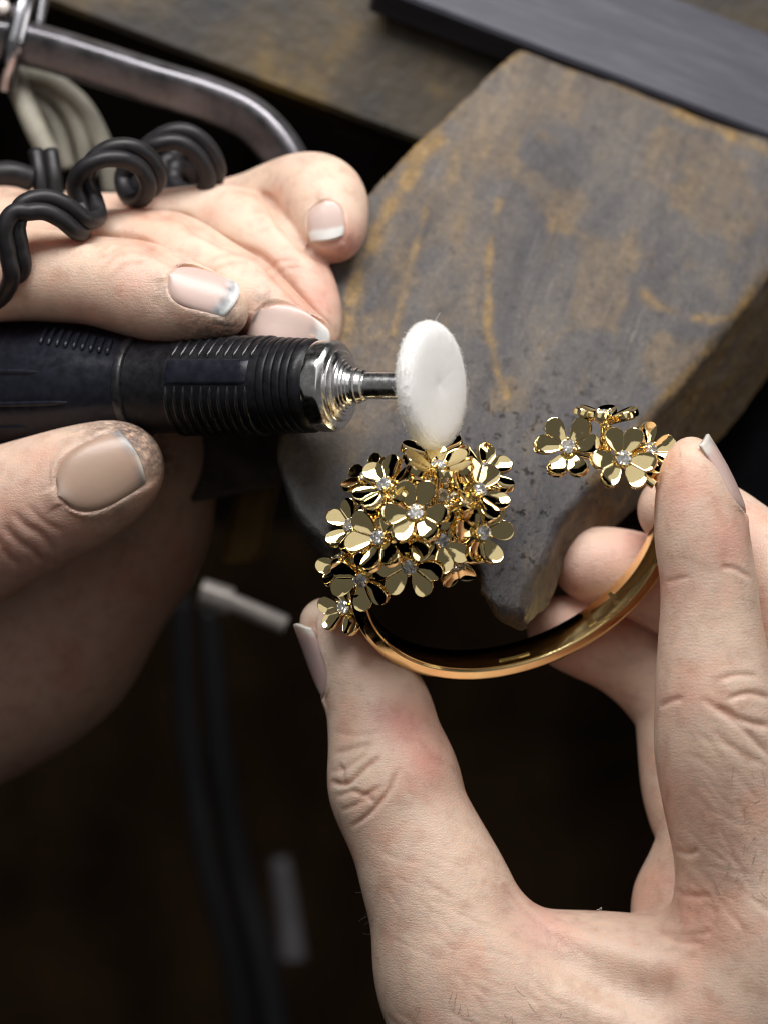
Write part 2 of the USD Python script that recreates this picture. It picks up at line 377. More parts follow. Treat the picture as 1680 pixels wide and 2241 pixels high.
class Body:
    """chains of tapering bones, blended; every chain is (points with radius, inner blend, blend with the rest)"""

    def __init__(self, chains, carve=()):
        self.chains, self.carve = [], list(carve)
        for P, k, kout in chains:
            P = np.asarray(P, float)
            P = spline(P, 4) if len(P) > 2 else P
            c = C(P[:, 0], P[:, 1], P[:, 2])
            r = P[:, 3] * (D + P[:, 2]) / D
            self.chains.append((c.astype(np.float32), r.astype(np.float32), k, kout))
        self.lo = np.min([(c - r[:, None]).min(0) for c, r, _, _ in self.chains], 0) - 14
        self.hi = np.max([(c + r[:, None]).max(0) for c, r, _, _ in self.chains], 0) + 14

    def __call__(self, p):
        p = np.asarray(p, np.float32)
        total = None
        for c, r, k, kout in self.chains:
            d = np.full(len(p), 1e3, np.float32)
            near = np.ones(len(p), bool)
            cen, rad = (c.min(0) + c.max(0)) / 2, np.linalg.norm(c.max(0) - c.min(0)) / 2 + r.max()
            idx = np.nonzero(np.linalg.norm(p - cen, axis=1) < rad + 70)[0]
            if len(idx):
                q = p[idx]
                dd = np.full(len(q), 1e3, np.float32)
                for i in range(len(c) - 1):
                    ab = c[i + 1] - c[i]
                    t = np.clip(((q - c[i]) @ ab) / max(float(ab @ ab), 1e-6), 0, 1)
                    e = np.linalg.norm(q - c[i] - t[:, None] * ab, axis=1) - (r[i] + (r[i + 1] - r[i]) * t)
                    dd = smin(dd, e, k)
                d[idx] = dd
            total = d if total is None else smin(total, d, kout)
        for P, rad, k in self.carve:
            c = P
            e = np.full(len(p), 1e3, np.float32)
            for i in range(len(c) - 1):
                ab = c[i + 1] - c[i]
                t = np.clip(((p - c[i]) @ ab) / max(float(ab @ ab), 1e-6), 0, 1)
                e = np.minimum(e, np.linalg.norm(p - c[i] - t[:, None] * ab, axis=1) - rad)
            total = -smin(-total, e, k)
        return total

    def mesh(self, h, lo=None, hi=None):
        return net(self, self.lo if lo is None else np.maximum(self.lo, lo), self.hi if hi is None else np.minimum(self.hi, hi), h)


def net(fn, lo, hi, h, blk=8):
    """surface nets of fn = 0, evaluated only near the surface"""
    n = np.ceil((np.asarray(hi) - lo) / h / blk).astype(int)
    cen = np.stack(np.meshgrid(*[(np.arange(k) + 0.5) * blk * h for k in n], indexing='ij'), -1) + lo
    fc = fn(cen.reshape(-1, 3)).reshape(n)
    F = np.repeat(np.repeat(np.repeat(fc, blk, 0), blk, 1), blk, 2).astype(np.float32)
    act = np.argwhere(np.abs(fc) < blk * h * 0.9 + 14)
    loc = np.stack(np.meshgrid(*[np.arange(blk)] * 3, indexing='ij'), -1).reshape(-1, 3)
    for s in range(0, len(act), 1500):
        a = act[s:s + 1500]
        ijk = a[:, None] * blk + loc[None]
        val = fn((ijk.reshape(-1, 3) * h + lo)).reshape(len(a), -1)
        F[ijk[..., 0], ijk[..., 1], ijk[..., 2]] = val
    s = F < 0
    cnt = np.zeros(np.array(F.shape) - 1, np.int8)
    for o in np.ndindex(2, 2, 2):
        cnt += s[o[0]:F.shape[0] - 1 + o[0], o[1]:F.shape[1] - 1 + o[1], o[2]:F.shape[2] - 1 + o[2]]
    cells = np.argwhere((cnt > 0) & (cnt < 8))
    idx = np.full(cnt.shape, -1, np.int32)
    idx[tuple(cells.T)] = np.arange(len(cells))
    acc, num = np.zeros((len(cells), 3)), np.zeros(len(cells))
    corners = np.array(list(np.ndindex(2, 2, 2)))
    vals = np.stack([F[tuple((cells + c).T)] for c in corners], 1)
    for i in range(8):
        for ax in range(3):
            if corners[i][ax] == 0:
                j = int(np.flatnonzero((corners == corners[i] + np.eye(3, dtype=int)[ax]).all(1))[0])
                a, b = vals[:, i], vals[:, j]
                x = (a < 0) != (b < 0)
                t = np.where(x, a / np.where(x, a - b, 1), 0)
                acc += x[:, None] * (corners[i] + t[:, None] * np.eye(3)[ax])
                num += x
    V = (cells + acc / num[:, None]) * h + lo
    faces = []
    for ax in range(3):
        u, w = (ax + 1) % 3, (ax + 2) % 3
        a = np.moveaxis(s, ax, 0)
        ch = s.take(range(s.shape[ax] - 1), ax) != s.take(range(1, s.shape[ax]), ax)
        e = np.argwhere(ch)
        ok = (e[:, u] > 0) & (e[:, w] > 0) & (e[:, u] < cnt.shape[u]) & (e[:, w] < cnt.shape[w])
        e = e[ok]
        du, dw = np.eye(3, dtype=int)[u], np.eye(3, dtype=int)[w]
        q = np.stack([idx[tuple((e - du - dw).T)], idx[tuple((e - dw).T)], idx[tuple(e.T)], idx[tuple((e - du).T)]], 1)
        flip = ~s[tuple(e.T)]
        q[flip] = q[flip][:, ::-1]
        faces.append(q)
    q = np.vstack(faces)
    q = q[(q >= 0).all(1)]
    return V, np.vstack([q[:, [0, 1, 2]], q[:, [0, 2, 3]]])


def normals(v, f):
    n = np.zeros_like(v)
    c = np.cross(v[f[:, 1]] - v[f[:, 0]], v[f[:, 2]] - v[f[:, 0]])
    for k in range(3):
        for ax in range(3):
            n[:, ax] += np.bincount(f[:, k], c[:, ax], len(v))
    return n / (np.linalg.norm(n, axis=1, keepdims=True) + 1e-12)


def relax(v, f, n=2, lam=0.5):
    import scipy.sparse as sp
    e = np.vstack([f[:, [0, 1]], f[:, [1, 2]], f[:, [2, 0]]])
    A = sp.coo_matrix((np.ones(len(e)), (e[:, 0], e[:, 1])), shape=(len(v),) * 2).tocsr()
    A = A + A.T
    deg = np.asarray(A.sum(1)).ravel()[:, None]
    for _ in range(n):
        v = v + lam * (A @ v / deg - v)
    return v


def main_piece(v, f):
    """leaves out stray specks: only the largest connected piece"""
    import scipy.sparse as sp
    from scipy.sparse.csgraph import connected_components
    e = np.vstack([f[:, [0, 1]], f[:, [1, 2]]])
    _, lab = connected_components(sp.coo_matrix((np.ones(len(e)), (e[:, 0], e[:, 1])), shape=(len(v),) * 2), directed=False)
    keep = lab == np.bincount(lab).argmax()
    new = np.cumsum(keep) - 1
    return v[keep], new[f[keep[f[:, 0]]]]


def line_distance(X, Y, line):
    """distance in the plane of view to a polyline, and how far along it (0..1)"""
    L = np.asarray(line, float)
    best, at = np.full(X.shape, 1e9), np.zeros(X.shape)
    for i in range(len(L) - 1):
        ab = L[i + 1] - L[i]
        t = np.clip(((X - L[i, 0]) * ab[0] + (Y - L[i, 1]) * ab[1]) / (ab @ ab), 0, 1)
        d = np.hypot(X - L[i, 0] - t * ab[0], Y - L[i, 1] - t * ab[1])
        w = d < best
        best, at = np.where(w, d, best), np.where(w, (i + t) / (len(L) - 1), at)
    return best, at


def crease(v, n, lines):
    """presses folds into the side that shows: (polyline, half width, depth, ridge height)"""
    X, Y = seen(v)
    toward = np.array([0, 0, D]) - v
    toward /= np.linalg.norm(toward, axis=1, keepdims=True)
    front = np.clip((n * toward).sum(1) * 3, 0, 1)
    disp = np.zeros(len(v))
    for line, w, dep, ridge in lines:
        w, dep, ridge = w * 0.9, dep * 0.68, ridge * 0.2
        box = np.asarray(line)
        near = (X > box[:, 0].min() - 6 * w) & (X < box[:, 0].max() + 6 * w) & (Y > box[:, 1].min() - 6 * w) & (Y < box[:, 1].max() + 6 * w) & (front > 0)
        L = spline(line, 5) if len(line) > 2 else np.asarray(line, float)
        d, at = line_distance(X[near], Y[near], L)
        fade = np.clip(np.minimum(at, 1 - at) * 6, 0, 1) ** 0.7
        disp[near] += front[near] * fade * (-dep * np.exp(-(d / w) ** 2) + ridge * np.exp(-((d - 2.2 * w) / (1.5 * w)) ** 2))
    return v + n * disp[:, None]


class Nail:
    taper = 0.0

    """a plate lying on the skin: centre seen at X, Y; direction of the tip and outward normal in camera axes"""

    def __init__(self, body, X, Y, d, tip, out, length, width, white=0.8, extend=0.0, dirt=0.0, pink=(0.60, 0.40, 0.35), edge=(0.62, 0.575, 0.51)):
        self.edge = np.array(edge)
        self.N = np.array(out, float) / np.linalg.norm(out)
        T = np.array(tip, float)
        T = T - self.N * (T @ self.N)
        self.T = T / np.linalg.norm(T)
        self.B = np.cross(self.T, self.N)
        self.c, self.L, self.Wd, self.white, self.extend, self.dirt, self.pink = C(X, Y, d), length, width, white, extend, dirt, np.array(pink)
        self.body = body
        self.c = self.drop(self.c[None])[0]

    def drop(self, p, up=70.0):
        q = p + self.N * up
        done = np.zeros(len(q), bool)
        for _ in range(40):
            e = self.body(q)
            q = q - self.N * np.clip(e, -6, 40)[:, None] * 0.9
        self.miss = np.abs(self.body(q)) > 4
        return q

    def outline(self, u, v):
        w = np.where(v < 0, (1 - np.abs(np.minimum(v, 0)) ** 2.6) ** (1 / 2.4), 1 - 0.13 * np.maximum(v, 0) ** 2.5 - self.taper * np.clip((v + 0.3) / 1.3, 0, 1) ** 1.5)
        tt = np.where(v > 0, v * (1 - 0.20 * u ** 2), v)
        return u * w * self.Wd / 2, tt * self.L / 2

    def coords(self, p):
        r = p - self.c
        b, t, h = r @ self.B, r @ self.T, r @ self.N
        v = t / (self.L / 2)
        w = np.where(v < 0, np.maximum(1 - np.abs(np.minimum(v, 0)) ** 2.6, 0.02) ** (1 / 2.4), 1.0)
        return np.maximum(np.abs(b) / (self.Wd / 2) / w, np.where(v < 0, -v, 0)), b / (self.Wd / 2), v, h

    def press(self, v, n):
        rho, b, t, h = self.coords(v)
        ok = (n @ self.N > -0.2) & (np.abs(h) < 0.8 * self.Wd) & (rho < 1.7) & (t < 1.15)
        q_ = np.clip((rho - 0.88) / 0.22, 0, 1); q_ = q_ * q_ * (3 - 2 * q_)
        e = (-5.0 * (1 - q_) + q_ * 5.0 * np.exp(-(np.maximum(rho - 1.08, 0) / 0.26) ** 2)) * np.clip((1.2 - t) * 2.5, 0, 1)
        return v + self.N * (np.where(ok, e, 0))[:, None]

    def build(self, parent, label=None):
        nu, nv = 21, 25
        u, vv = np.meshgrid(np.linspace(-1, 1, nu), np.linspace(-1, 1, nv), indexing='ij')
        b, t = self.outline(u, vv)
        base = self.c + b[..., None] * self.B + t[..., None] * self.T
        on = self.drop(base.reshape(-1, 3)).reshape(nu, nv, 3)
        miss = self.miss.reshape(u.shape)
        h = ((on - self.c) @ self.N)
        # a smooth plate: a polynomial through the skin's heights, straight on beyond the finger's end
        A = np.stack([np.ones(u.size), u.ravel() ** 2, u.ravel() ** 4, vv.ravel(), vv.ravel() ** 2, u.ravel()], 1)
        use = (vv.ravel() < 0.7) & ~miss.ravel() & (h.ravel() > -0.55 * self.Wd)
        co = np.linalg.lstsq(A[use], h.ravel()[use], rcond=None)[0]
        hp = (A @ co).reshape(u.shape)
        i7 = np.argmin(np.abs(np.linspace(-1, 1, nv) - 0.45))
        hp = np.maximum(hp, h - 1.0) if False else hp
        edge = np.maximum(np.abs(u), np.where(vv < 0, -vv, 0))
        top = hp + 2.0 - 3.5 * np.clip((edge - 0.75) / 0.25, 0, 1) ** 2
        ext = self.extend * np.clip((vv - 0.55) / 0.45, 0, 1)
        P = self.c + b[..., None] * self.B + (t + ext * self.L / 2)[..., None] * self.T + top[..., None] * self.N
        Q = P - self.N * 7.0
        f = []
        g = np.arange(nu * nv).reshape(nu, nv)
        a, bb, c, d = g[:-1, :-1].ravel(), g[1:, :-1].ravel(), g[1:, 1:].ravel(), g[:-1, 1:].ravel()
        f += [np.stack([a, bb, c], 1), np.stack([a, c, d], 1)]
        f += [np.stack([a, c, bb], 1) + nu * nv, np.stack([a, d, c], 1) + nu * nv]
        rim = np.concatenate([g[:, 0], g[-1, 1:], g[-2::-1, -1], g[0, -2:0:-1]])
        r2 = np.roll(rim, -1)
        f += [np.stack([rim, r2 + nu * nv, r2], 1), np.stack([rim, rim + nu * nv, r2 + nu * nv], 1)]
        V = np.vstack([P.reshape(-1, 3), Q.reshape(-1, 3)])
        F = np.vstack(f)
        if np.mean(normals(V, F)[: nu * nv] @ self.N) < 0:
            F = F[:, ::-1]
        wob = (meshkit.noise(P * 0.05, 8) - 0.5) * 0.22
        s = 1 / (1 + np.exp(-(vv - self.white + 0.10 * u ** 2 + wob) * 26))
        colr = self.pink * (1 - s[..., None]) + self.edge * s[..., None]
        lun = np.exp(-(((vv + 0.95) / 0.22) ** 2 + (u / 0.6) ** 2))[..., None]
        colr = colr * (1 - 0.4 * lun) + np.array([0.70, 0.58, 0.52]) * 0.4 * lun
        if self.dirt:
            noi = meshkit.fbm(P * 0.03, 3, 5)
            dd = self.dirt * np.clip((noi - 0.42) * 4, 0, 1) * np.exp(-((vv - self.white) / 0.16) ** 2)
            colr = colr * (1 - dd[..., None]) + np.array([0.12, 0.13, 0.16]) * dd[..., None]
        return put('nail', parent, (V, F), 'nail', smooth=True, color=np.vstack([colr.reshape(-1, 3)] * 2), label=label)


SKIN = np.array([0.655, 0.485, 0.385])


def skin_color(v, spots, base=SKIN):
    """base colour with soft patches of other colours, painted shade on the palm included: (X, Y, radius, colour, amount)"""
    X, Y = seen(v)
    c = np.tile(base, (len(v), 1))
    for x, y, r, col, amt in spots:
        w = min(amt * 1.25, 0.85) * np.exp(-(((X - x) ** 2 + (Y - y) ** 2) / r ** 2))[:, None]
        c = c * (1 - w) + np.array(col) * w
    return c


def grime(v, c, spots):
    X, Y = seen(v)
    noi = meshkit.fbm(np.stack([X * 0.05, Y * 0.16, v[:, 2] * 0.05], 1), 4, 11)
    fine = meshkit.noise(np.stack([X * 0.22, Y * 0.22, v[:, 2] * 0.2], 1), 3)
    for x, y, r, amt in spots:
        w = min(1.0, amt * 1.3) * np.exp(-(((X - x) ** 2 + (Y - y) ** 2) / r ** 2)) * np.clip((noi * 0.6 + fine * 0.4 - 0.33) * 4, 0, 1)
        c = c * (1 - w[:, None]) + np.array([0.10, 0.085, 0.075]) * w[:, None]
    return c


RED, PALE = (0.62, 0.32, 0.265), (0.71, 0.54, 0.425)

# ------------------------------------------------------------------ the bench: floor, board, steel plate, bench pin
PEG0 = C(850, 1150, 200)


def on_top(X, Y, lift=0.0):
    """where the sight line through X, Y meets the plane of the bench pin's top"""
    r = C(X, Y, 0.0) - np.array([0, 0, D])
    o = np.array([0, 0, D])
    t = ((PEG0 + ZW * lift - o) @ ZW) / (r @ ZW)
    return o + r * np.asarray(t)[..., None]


fl = PEG0 - ZW * 7000
floor = box_between(fl - XW * 9000 - YW * 9000, XW * 18000, YW * 18000, -ZW * 200, 4)
tag(prim_of(put('floor', None, floor, 'dark_floor')), 'dark workshop floor in deep shade far below the bench', kind='structure')

front = on_top(1130, 92)
plate = box_between(front - XW * 390 + ZW * 10, XW * 2400, YW * 2200, -ZW * 105, 9)
t = thing('steel_plate', front, 'dark blue-grey steel bench plate with bright front edge behind the wooden pin', 'bench plate')
put('plate', t, plate, 'plate_steel')
brd = C(700, 232, 1080)
t = thing('bench_board', brd, 'blurred brown and ochre wooden bench front above the bent steel bar', 'bench front')
put('board', t, box_between(brd - XW * 1300, XW * 3000, (ZW * 0.5 + YW * 0.87) * 1300, (YW * 0.5 - ZW * 0.87) * 220, 14), 'bench_wood')

# bench pin
outline = [(1128, 92), (1000, 210), (905, 305), (800, 425), (715, 560), (655, 700), (618, 850), (604, 960), (618, 1060), (668, 1150), (745, 1222), (800, 1210), (870, 1160), (935, 1120), (990, 1155), (1040, 1220), (1058, 1290), (1082, 1332), (1138, 1334), (1182, 1262),
           (1218, 1150), (1300, 1052), (1400, 935), (1560, 750), (1690, 585), (1900, 380)]
outline = [tuple(p) for p in np.vstack([spline(np.array(outline[:11], float), 5)[:-1], np.array(outline[10:], float)])]
op = on_top(*np.array(outline, float).T)
pe = np.stack([(op - PEG0) @ XW, (op - PEG0) @ YW], 1)
import shapely
poly = shapely.Polygon(pe)


class Pin:
    SH, T, R = np.array([0.42, -0.10]), 330.0, 22.0

    def __init__(self):
        g = 8.0
        self.lo = pe.min(0) - 180
        n = ((pe.max(0) + 200 - self.lo) / g).astype(int) + 2
        xx, yy = np.meshgrid(self.lo[0] + np.arange(n[0]) * g, self.lo[1] + np.arange(n[1]) * g, indexing='ij')
        pt = shapely.points(xx, yy)
        d = shapely.distance(poly.exterior, pt)
        self.d2 = np.where(shapely.contains(poly, pt), -d, d)
        from scipy.ndimage import map_coordinates, gaussian_filter
        self.d2 = gaussian_filter(self.d2, 1.0)
        self.mc, self.g = map_coordinates, g

    def __call__(self, q):
        h = -q[:, 2]
        d = self.mc(self.d2, ((q[:, :2] - np.maximum(h, 0)[:, None] * self.SH - self.lo) / self.g).T, order=1, mode='nearest')
        T = np.clip(70 + 0.30 * (q[:, 1] - pe[:, 1].min()), 60, self.T)
        rag = meshkit.fbm(q * 0.011, 4, 3) - 0.5
        tip = np.clip((700 - np.linalg.norm(q[:, :2] - np.array([250, -260]), axis=1)) / 700, 0, 1)
        d = d + rag * (20 + 40 * tip ** 2) + (meshkit.fbm(q * 0.03, 4, 13) - 0.5) * 70 * tip ** 3
        r = self.R
        a, b = d + r, np.abs(h - T / 2) - T / 2 + r
        e = np.minimum(np.maximum(a, b), 0) + np.hypot(np.maximum(a, 0), np.maximum(b, 0)) - r
        rough = (meshkit.fbm(q * 0.05, 3, 9) - 0.5) * (1.5 + 12 * tip ** 2) + (meshkit.fbm(q * 0.006, 2, 4) - 0.5) * 14
        pit = -np.clip(meshkit.noise(q * 0.055, 21) - 0.74, 0, 1) * 60 * tip ** 3
        return e + rough - pit


pin = Pin()
PV, PF = net(pin, np.array([*(pe.min(0) - 140), -pin.T - 20]), np.array([*(pe.max(0) + 180), 24.0]), 8.5)
topness = normals(PV, PF)[:, 2]
PC = PEG0 + PV[:, :1] * XW + PV[:, 1:2] * YW + PV[:, 2:] * ZW
X, Y = seen(PC)
och = np.zeros(len(PC))
for line, w, a in [
    ([(1135, 100), (1000, 215), (905, 310), (800, 430), (740, 520)], 26, 0.9), ([(960, 300), (900, 370), (850, 450), (800, 560), (770, 640), (742, 760)], 22, 0.75),
    ([(940, 430), (915, 520), (890, 600), (878, 660), (860, 730)], 11, 0.8), ([(1092, 440), (1072, 540), (1066, 620), (1068, 720), (1082, 800), (1108, 870)], 10, 0.85),
    ([(1690, 590), (1640, 655), (1600, 695), (1560, 703), (1500, 690), (1440, 668), (1405, 640)], 12, 0.85), ([(1000, 330), (975, 420), (925, 470)], 18, 0.45),
    ([(1130, 100), (1300, 160), (1450, 230), (1680, 330)], 16, 0.6), ([(1690, 585), (1560, 752), (1400, 935), (1300, 1050)], 18, 0.55), ([(1290, 700), (1240, 720), (1180, 760)], 8, 0.4),
    ([(760, 700), (745, 790), (735, 850)], 20, 0.5), ([(1180, 300), (1215, 310)], 14, 0.6)]:
    d, _ = line_distance(X, Y, line)
    nz = meshkit.fbm(np.stack([X, Y, 0 * X], 1) * 0.022, 5, 6)
    och = np.maximum(och, a * np.clip(0.25 + 2.0 * (nz - 0.3), 0, 1) * np.exp(-(d / (w * (0.25 + 1.15 * nz))) ** 2))
dl, _ = line_distance(X, Y, outline[:36])
nb = meshkit.fbm(np.stack([X, Y, 0 * X], 1) * 0.012, 4, 16)
och = np.maximum(och, np.clip(1.6 * (nb - 0.36), 0, 0.42) * np.exp(-dl / 170))
och = np.maximum(och, np.clip(2.2 * (meshkit.fbm(np.stack([X, Y, 0 * X], 1) * 0.009, 4, 26) - 0.52), 0, 0.22) * (Y < 900))
side = np.clip((0.75 - topness) * 2, 0, 1) * (X > 1050)
och = np.maximum(och, side * 0.42)  # right side less sooty, and lightened to make up for its shade
shade_tint = np.clip((1 - topness) * 0.55, 0, 0.35) * (X < 1050) + 0.85 * np.exp(-((X - 640) ** 2 / 170 ** 2 + (Y - 1150) ** 2 / 110 ** 2)) + 0.2 * np.exp(-((X - 1000) ** 2 + (Y - 1180) ** 2) / 260 ** 2)  # shade painted on left flank and front end; slightly darker round the notch
t = thing('bench_pin', PEG0, 'worn grey wooden bench pin with ochre edges and a ragged tip under the bracelet', 'bench pin')
put('block', t, (PC, PF), 'worn_wood', smooth=True, color=np.stack([och, np.clip(shade_tint, 0, 0.9), np.clip(1.25 - np.hypot(X - 1180, Y - 1060) / 330, 0, 1)], 1))

t = thing('clamp_block', C(470, 1040, 700), 'sooty dark wooden block in shade below the black handpiece', 'block')
put('block', t, box_between(C(330, 1118, 620), C(620, 1062, 700) - C(330, 1118, 620), C(352, 900, 760) - C(330, 1118, 620), C(360, 1108, 900) - C(330, 1118, 620), 16), 'sooty_wood')
t = thing('wooden_wedge', C(530, 1150, 800), 'blurred ochre wooden wedge under the dark block left of the pin', 'wedge')
put('wedge', t, box_between(C(478, 1236, 860), C(560, 1226, 880) - C(478, 1236, 860), C(520, 1040, 960) - C(478, 1236, 860), C(500, 1236, 1060) - C(478, 1236, 860), 20), 'ochre_wood')

# ------------------------------------------------------------------ left side: steel bar, rods, cables
bar = spline([(-60, 75, 900), (70, 98, 880), (200, 136, 850), (330, 178, 820), (450, 215, 800), (540, 255, 790), (600, 310, 780), (640, 380, 775), (660, 470, 775)], 8)
bp = C(*bar.T)
sec = np.array([(np.sign(np.cos(q)) * abs(np.cos(q)) ** 0.6, 0.62 * np.sign(np.sin(q)) * abs(np.sin(q)) ** 0.6) for q in np.linspace(0, 2 * np.pi, 28, endpoint=False)])
t = thing('steel_bar', bp[20], 'blurred flat steel bar bent downwards behind the coiled cord', 'steel bar')
put('bar', t, tube(bp, 56, section=sec, up=(0.25, 0.75, 0.45)), 'old_steel', smooth=40)
t = thing('chrome_rod', C(40, 60, 820), 'upright shiny chrome rod at the left end of the steel bar', 'rod')
put('rod', t, tube(C(*spline([(66, -80, 870), (54, 0, 850), (40, 60, 840), (26, 120, 850), (14, 190, 900)], 6).T), 26, 20), 'steel_rod')
t = thing('chrome_rod', C(90, 30, 930), 'short grey metal pin standing behind the bright chrome rod', 'rod')
put('rod', t, tube(C(*np.array([(100, -80, 960), (92, 0, 950), (84, 50, 940)], float).T), 17, 16), 'steel_rod')
t = thing('machine_screw', C(6, 14, 860), 'round pale screw head in the top left corner', 'screw')
put('screw_head', t, lathe(C(-2, 22, 900), C(8, 12, 820), [(0, 0.01), (0, 20), (60, 20), (78, 14), (82, 0.01)], 24), 'bright_steel')

t = thing('white_cable', C(120, 230, 560), 'bundle of off-white cables bending down behind the black coiled cord', 'cable')
for k, (ln, r) in enumerate([([(15, 105, 640), (28, 160, 600), (52, 220, 570), (78, 280, 560), (108, 342, 560)], 25), ([(22, 110, 660), (60, 160, 630), (120, 182, 610), (175, 225, 610), (210, 280, 610), (236, 350, 620), (245, 420, 640)], 22),
                             ([(30, 120, 670), (70, 185, 640), (120, 205, 625), (158, 250, 620), (182, 310, 620), (196, 390, 640)], 21), ([(20, 115, 680), (55, 200, 650), (95, 235, 640), (130, 290, 640), (150, 370, 650)], 21)]):
    ln = [(x, y, d + 380) for x, y, d in ln]
    put('strand', t, tube(C(*spline(ln, 8).T), r * 1.15, 16), 'white_cable', smooth=True)
t = thing('black_cable', C(60, 340, 520), 'black rubber cable lying in loops left below the white cables', 'cable')
for dx in (0, 32):
    put('sleeve', t, tube(C(*spline([(78 + dx, 330, 560), (86 + dx, 380, 540), (92 + dx, 430, 540)], 6).T), 19, 14), 'black_cord', smooth=True)
put('loop', t, tube(C(*spline([(-40, 385, 520), (20, 378, 520), (70, 392, 540)], 6).T), 30, 14), 'black_cord', smooth=True)

cord = [(-40, 700, 300), (5, 655, 210), (36, 600, 120), (30, 545, 90), (24, 498, 75), (46, 460, 80), (95, 447, 100), (140, 464, 125), (180, 494, 165), (200, 482, 230), (192, 442, 262), (176, 400, 250), (192, 362, 232), (234, 337, 230), (280, 335, 245),
        (318, 356, 275), (336, 394, 305), (322, 424, 345), (294, 420, 400), (284, 385, 430), (300, 340, 420), (350, 305, 400), (402, 300, 405), (446, 332, 430), (466, 380, 470), (446, 420, 520), (400, 430, 560), (368, 406, 590), (370, 364, 610), (398, 342, 640), (430, 370, 700), (430, 420, 760)]
cord = [(x, y, d + max(0.0, 900 - x) / 1145 * 160) for x, y, d in cord]
cp = C(*spline(cord, 10).T)
t = thing('coiled_cord', cp[70], 'black twin-strand coiled cord curling over the back of the hand', 'cord')
ax = np.array([0.62, 0.66, -0.42]); ax /= np.linalg.norm(ax)
tg = np.gradient(cp, axis=0); tg /= np.linalg.norm(tg, axis=1, keepdims=True)
off = ax - tg * (tg @ ax)[:, None]
off = off / (np.linalg.norm(off, axis=1, keepdims=True) + 0.15)
for sgn in (-1, 1):
    put('strand', t, tube(cp + sgn * off * 21, 20.5, 18), 'black_cord', smooth=True)

# lower left: things under the bench, far out of focus
t = thing('steel_lever', C(530, 1330, 1500), 'blurred bright steel lever under the bench left of the thumb', 'lever')
lv = C(*np.array([(440, 1298, 1500), (505, 1318, 1500), (625, 1368, 1510)], float).T)
put('handle', t, tube(lv[:2], 40, 20), 'bright_steel', smooth=30)
put('shank', t, tube(lv[1:], 26, 16), 'bright_steel', smooth=30)
t = thing('hose', C(500, 1800, 2200), 'dark grey hose hanging in the blurred shade below the lever', 'hose')
put('tube', t, tube(C(*spline([(455, 1330, 3000), (470, 1500, 3050), (485, 1680, 3150), (520, 1900, 3300), (575, 2120, 3400), (610, 2330, 3500)], 8).T), np.linspace(34, 62, 41), 20), 'grey_hose', smooth=True)
t = thing('hose', C(430, 1700, 2600), 'second dark hose, further left and fainter, in the blurred shade', 'hose')
put('tube', t, tube(C(*spline([(395, 1300, 3500), (410, 1600, 3600), (455, 1900, 3700), (510, 2120, 3800), (540, 2330, 3900)], 8).T), 40, 20), 'grey_hose', smooth=True)
t = thing('rod_end', C(625, 2030, 2400), 'blurred pale rounded rod end hanging left of the wrist', 'rod')
put('rod', t, tube(C(*spline([(612, 1880, 3850), (626, 1980, 3880), (638, 2080, 3900), (640, 2105, 3900)], 6).T), 1.25 * np.r_[np.linspace(28, 42, 16), 40, 34, 22][:19], 20), 'pale_tip', smooth=True)
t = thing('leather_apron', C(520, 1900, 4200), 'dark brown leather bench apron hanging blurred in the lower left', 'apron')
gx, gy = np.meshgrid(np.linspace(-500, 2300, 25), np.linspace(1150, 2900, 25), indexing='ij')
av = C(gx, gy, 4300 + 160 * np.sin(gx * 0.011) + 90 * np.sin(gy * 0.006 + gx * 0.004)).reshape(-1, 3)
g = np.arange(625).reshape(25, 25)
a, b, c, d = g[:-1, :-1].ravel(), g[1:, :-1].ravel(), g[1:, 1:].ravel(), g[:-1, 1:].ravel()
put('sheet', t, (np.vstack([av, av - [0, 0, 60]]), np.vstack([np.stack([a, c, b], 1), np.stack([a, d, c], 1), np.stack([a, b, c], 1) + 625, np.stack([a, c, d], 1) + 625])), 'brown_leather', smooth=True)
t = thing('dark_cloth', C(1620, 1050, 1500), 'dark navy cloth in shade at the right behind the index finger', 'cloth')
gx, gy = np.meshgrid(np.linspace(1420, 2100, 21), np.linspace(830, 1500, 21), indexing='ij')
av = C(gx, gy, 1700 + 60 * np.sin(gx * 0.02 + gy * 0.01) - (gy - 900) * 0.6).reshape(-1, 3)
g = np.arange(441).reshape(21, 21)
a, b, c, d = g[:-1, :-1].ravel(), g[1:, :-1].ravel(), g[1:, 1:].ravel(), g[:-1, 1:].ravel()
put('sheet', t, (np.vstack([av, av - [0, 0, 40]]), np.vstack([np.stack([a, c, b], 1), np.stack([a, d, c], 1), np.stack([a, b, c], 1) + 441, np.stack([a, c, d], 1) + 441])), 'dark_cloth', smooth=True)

# ------------------------------------------------------------------ handpiece with felt wheel
HA, HB = C(-200, 846, 600), C(945, 843, 0)
ht = (HB - HA) / np.linalg.norm(HB - HA)


def hs(X):
    """distance along the handpiece's axis at which it is seen at X"""
    lo_, hi_ = -400.0, 2000.0
    for _ in range(50):
        mid = (lo_ + hi_) / 2
        if seen((HA + ht * mid)[None])[0][0] < X: lo_ = mid
        else: hi_ = mid
    return (lo_ + hi_) / 2


def hr(X, r):
    p = HA + ht * hs(X)
    return r * (D - p[2]) / D


def prof(rows):
    return [(hs(x), max(hr(x, r), 0.01)) for x, r in rows]


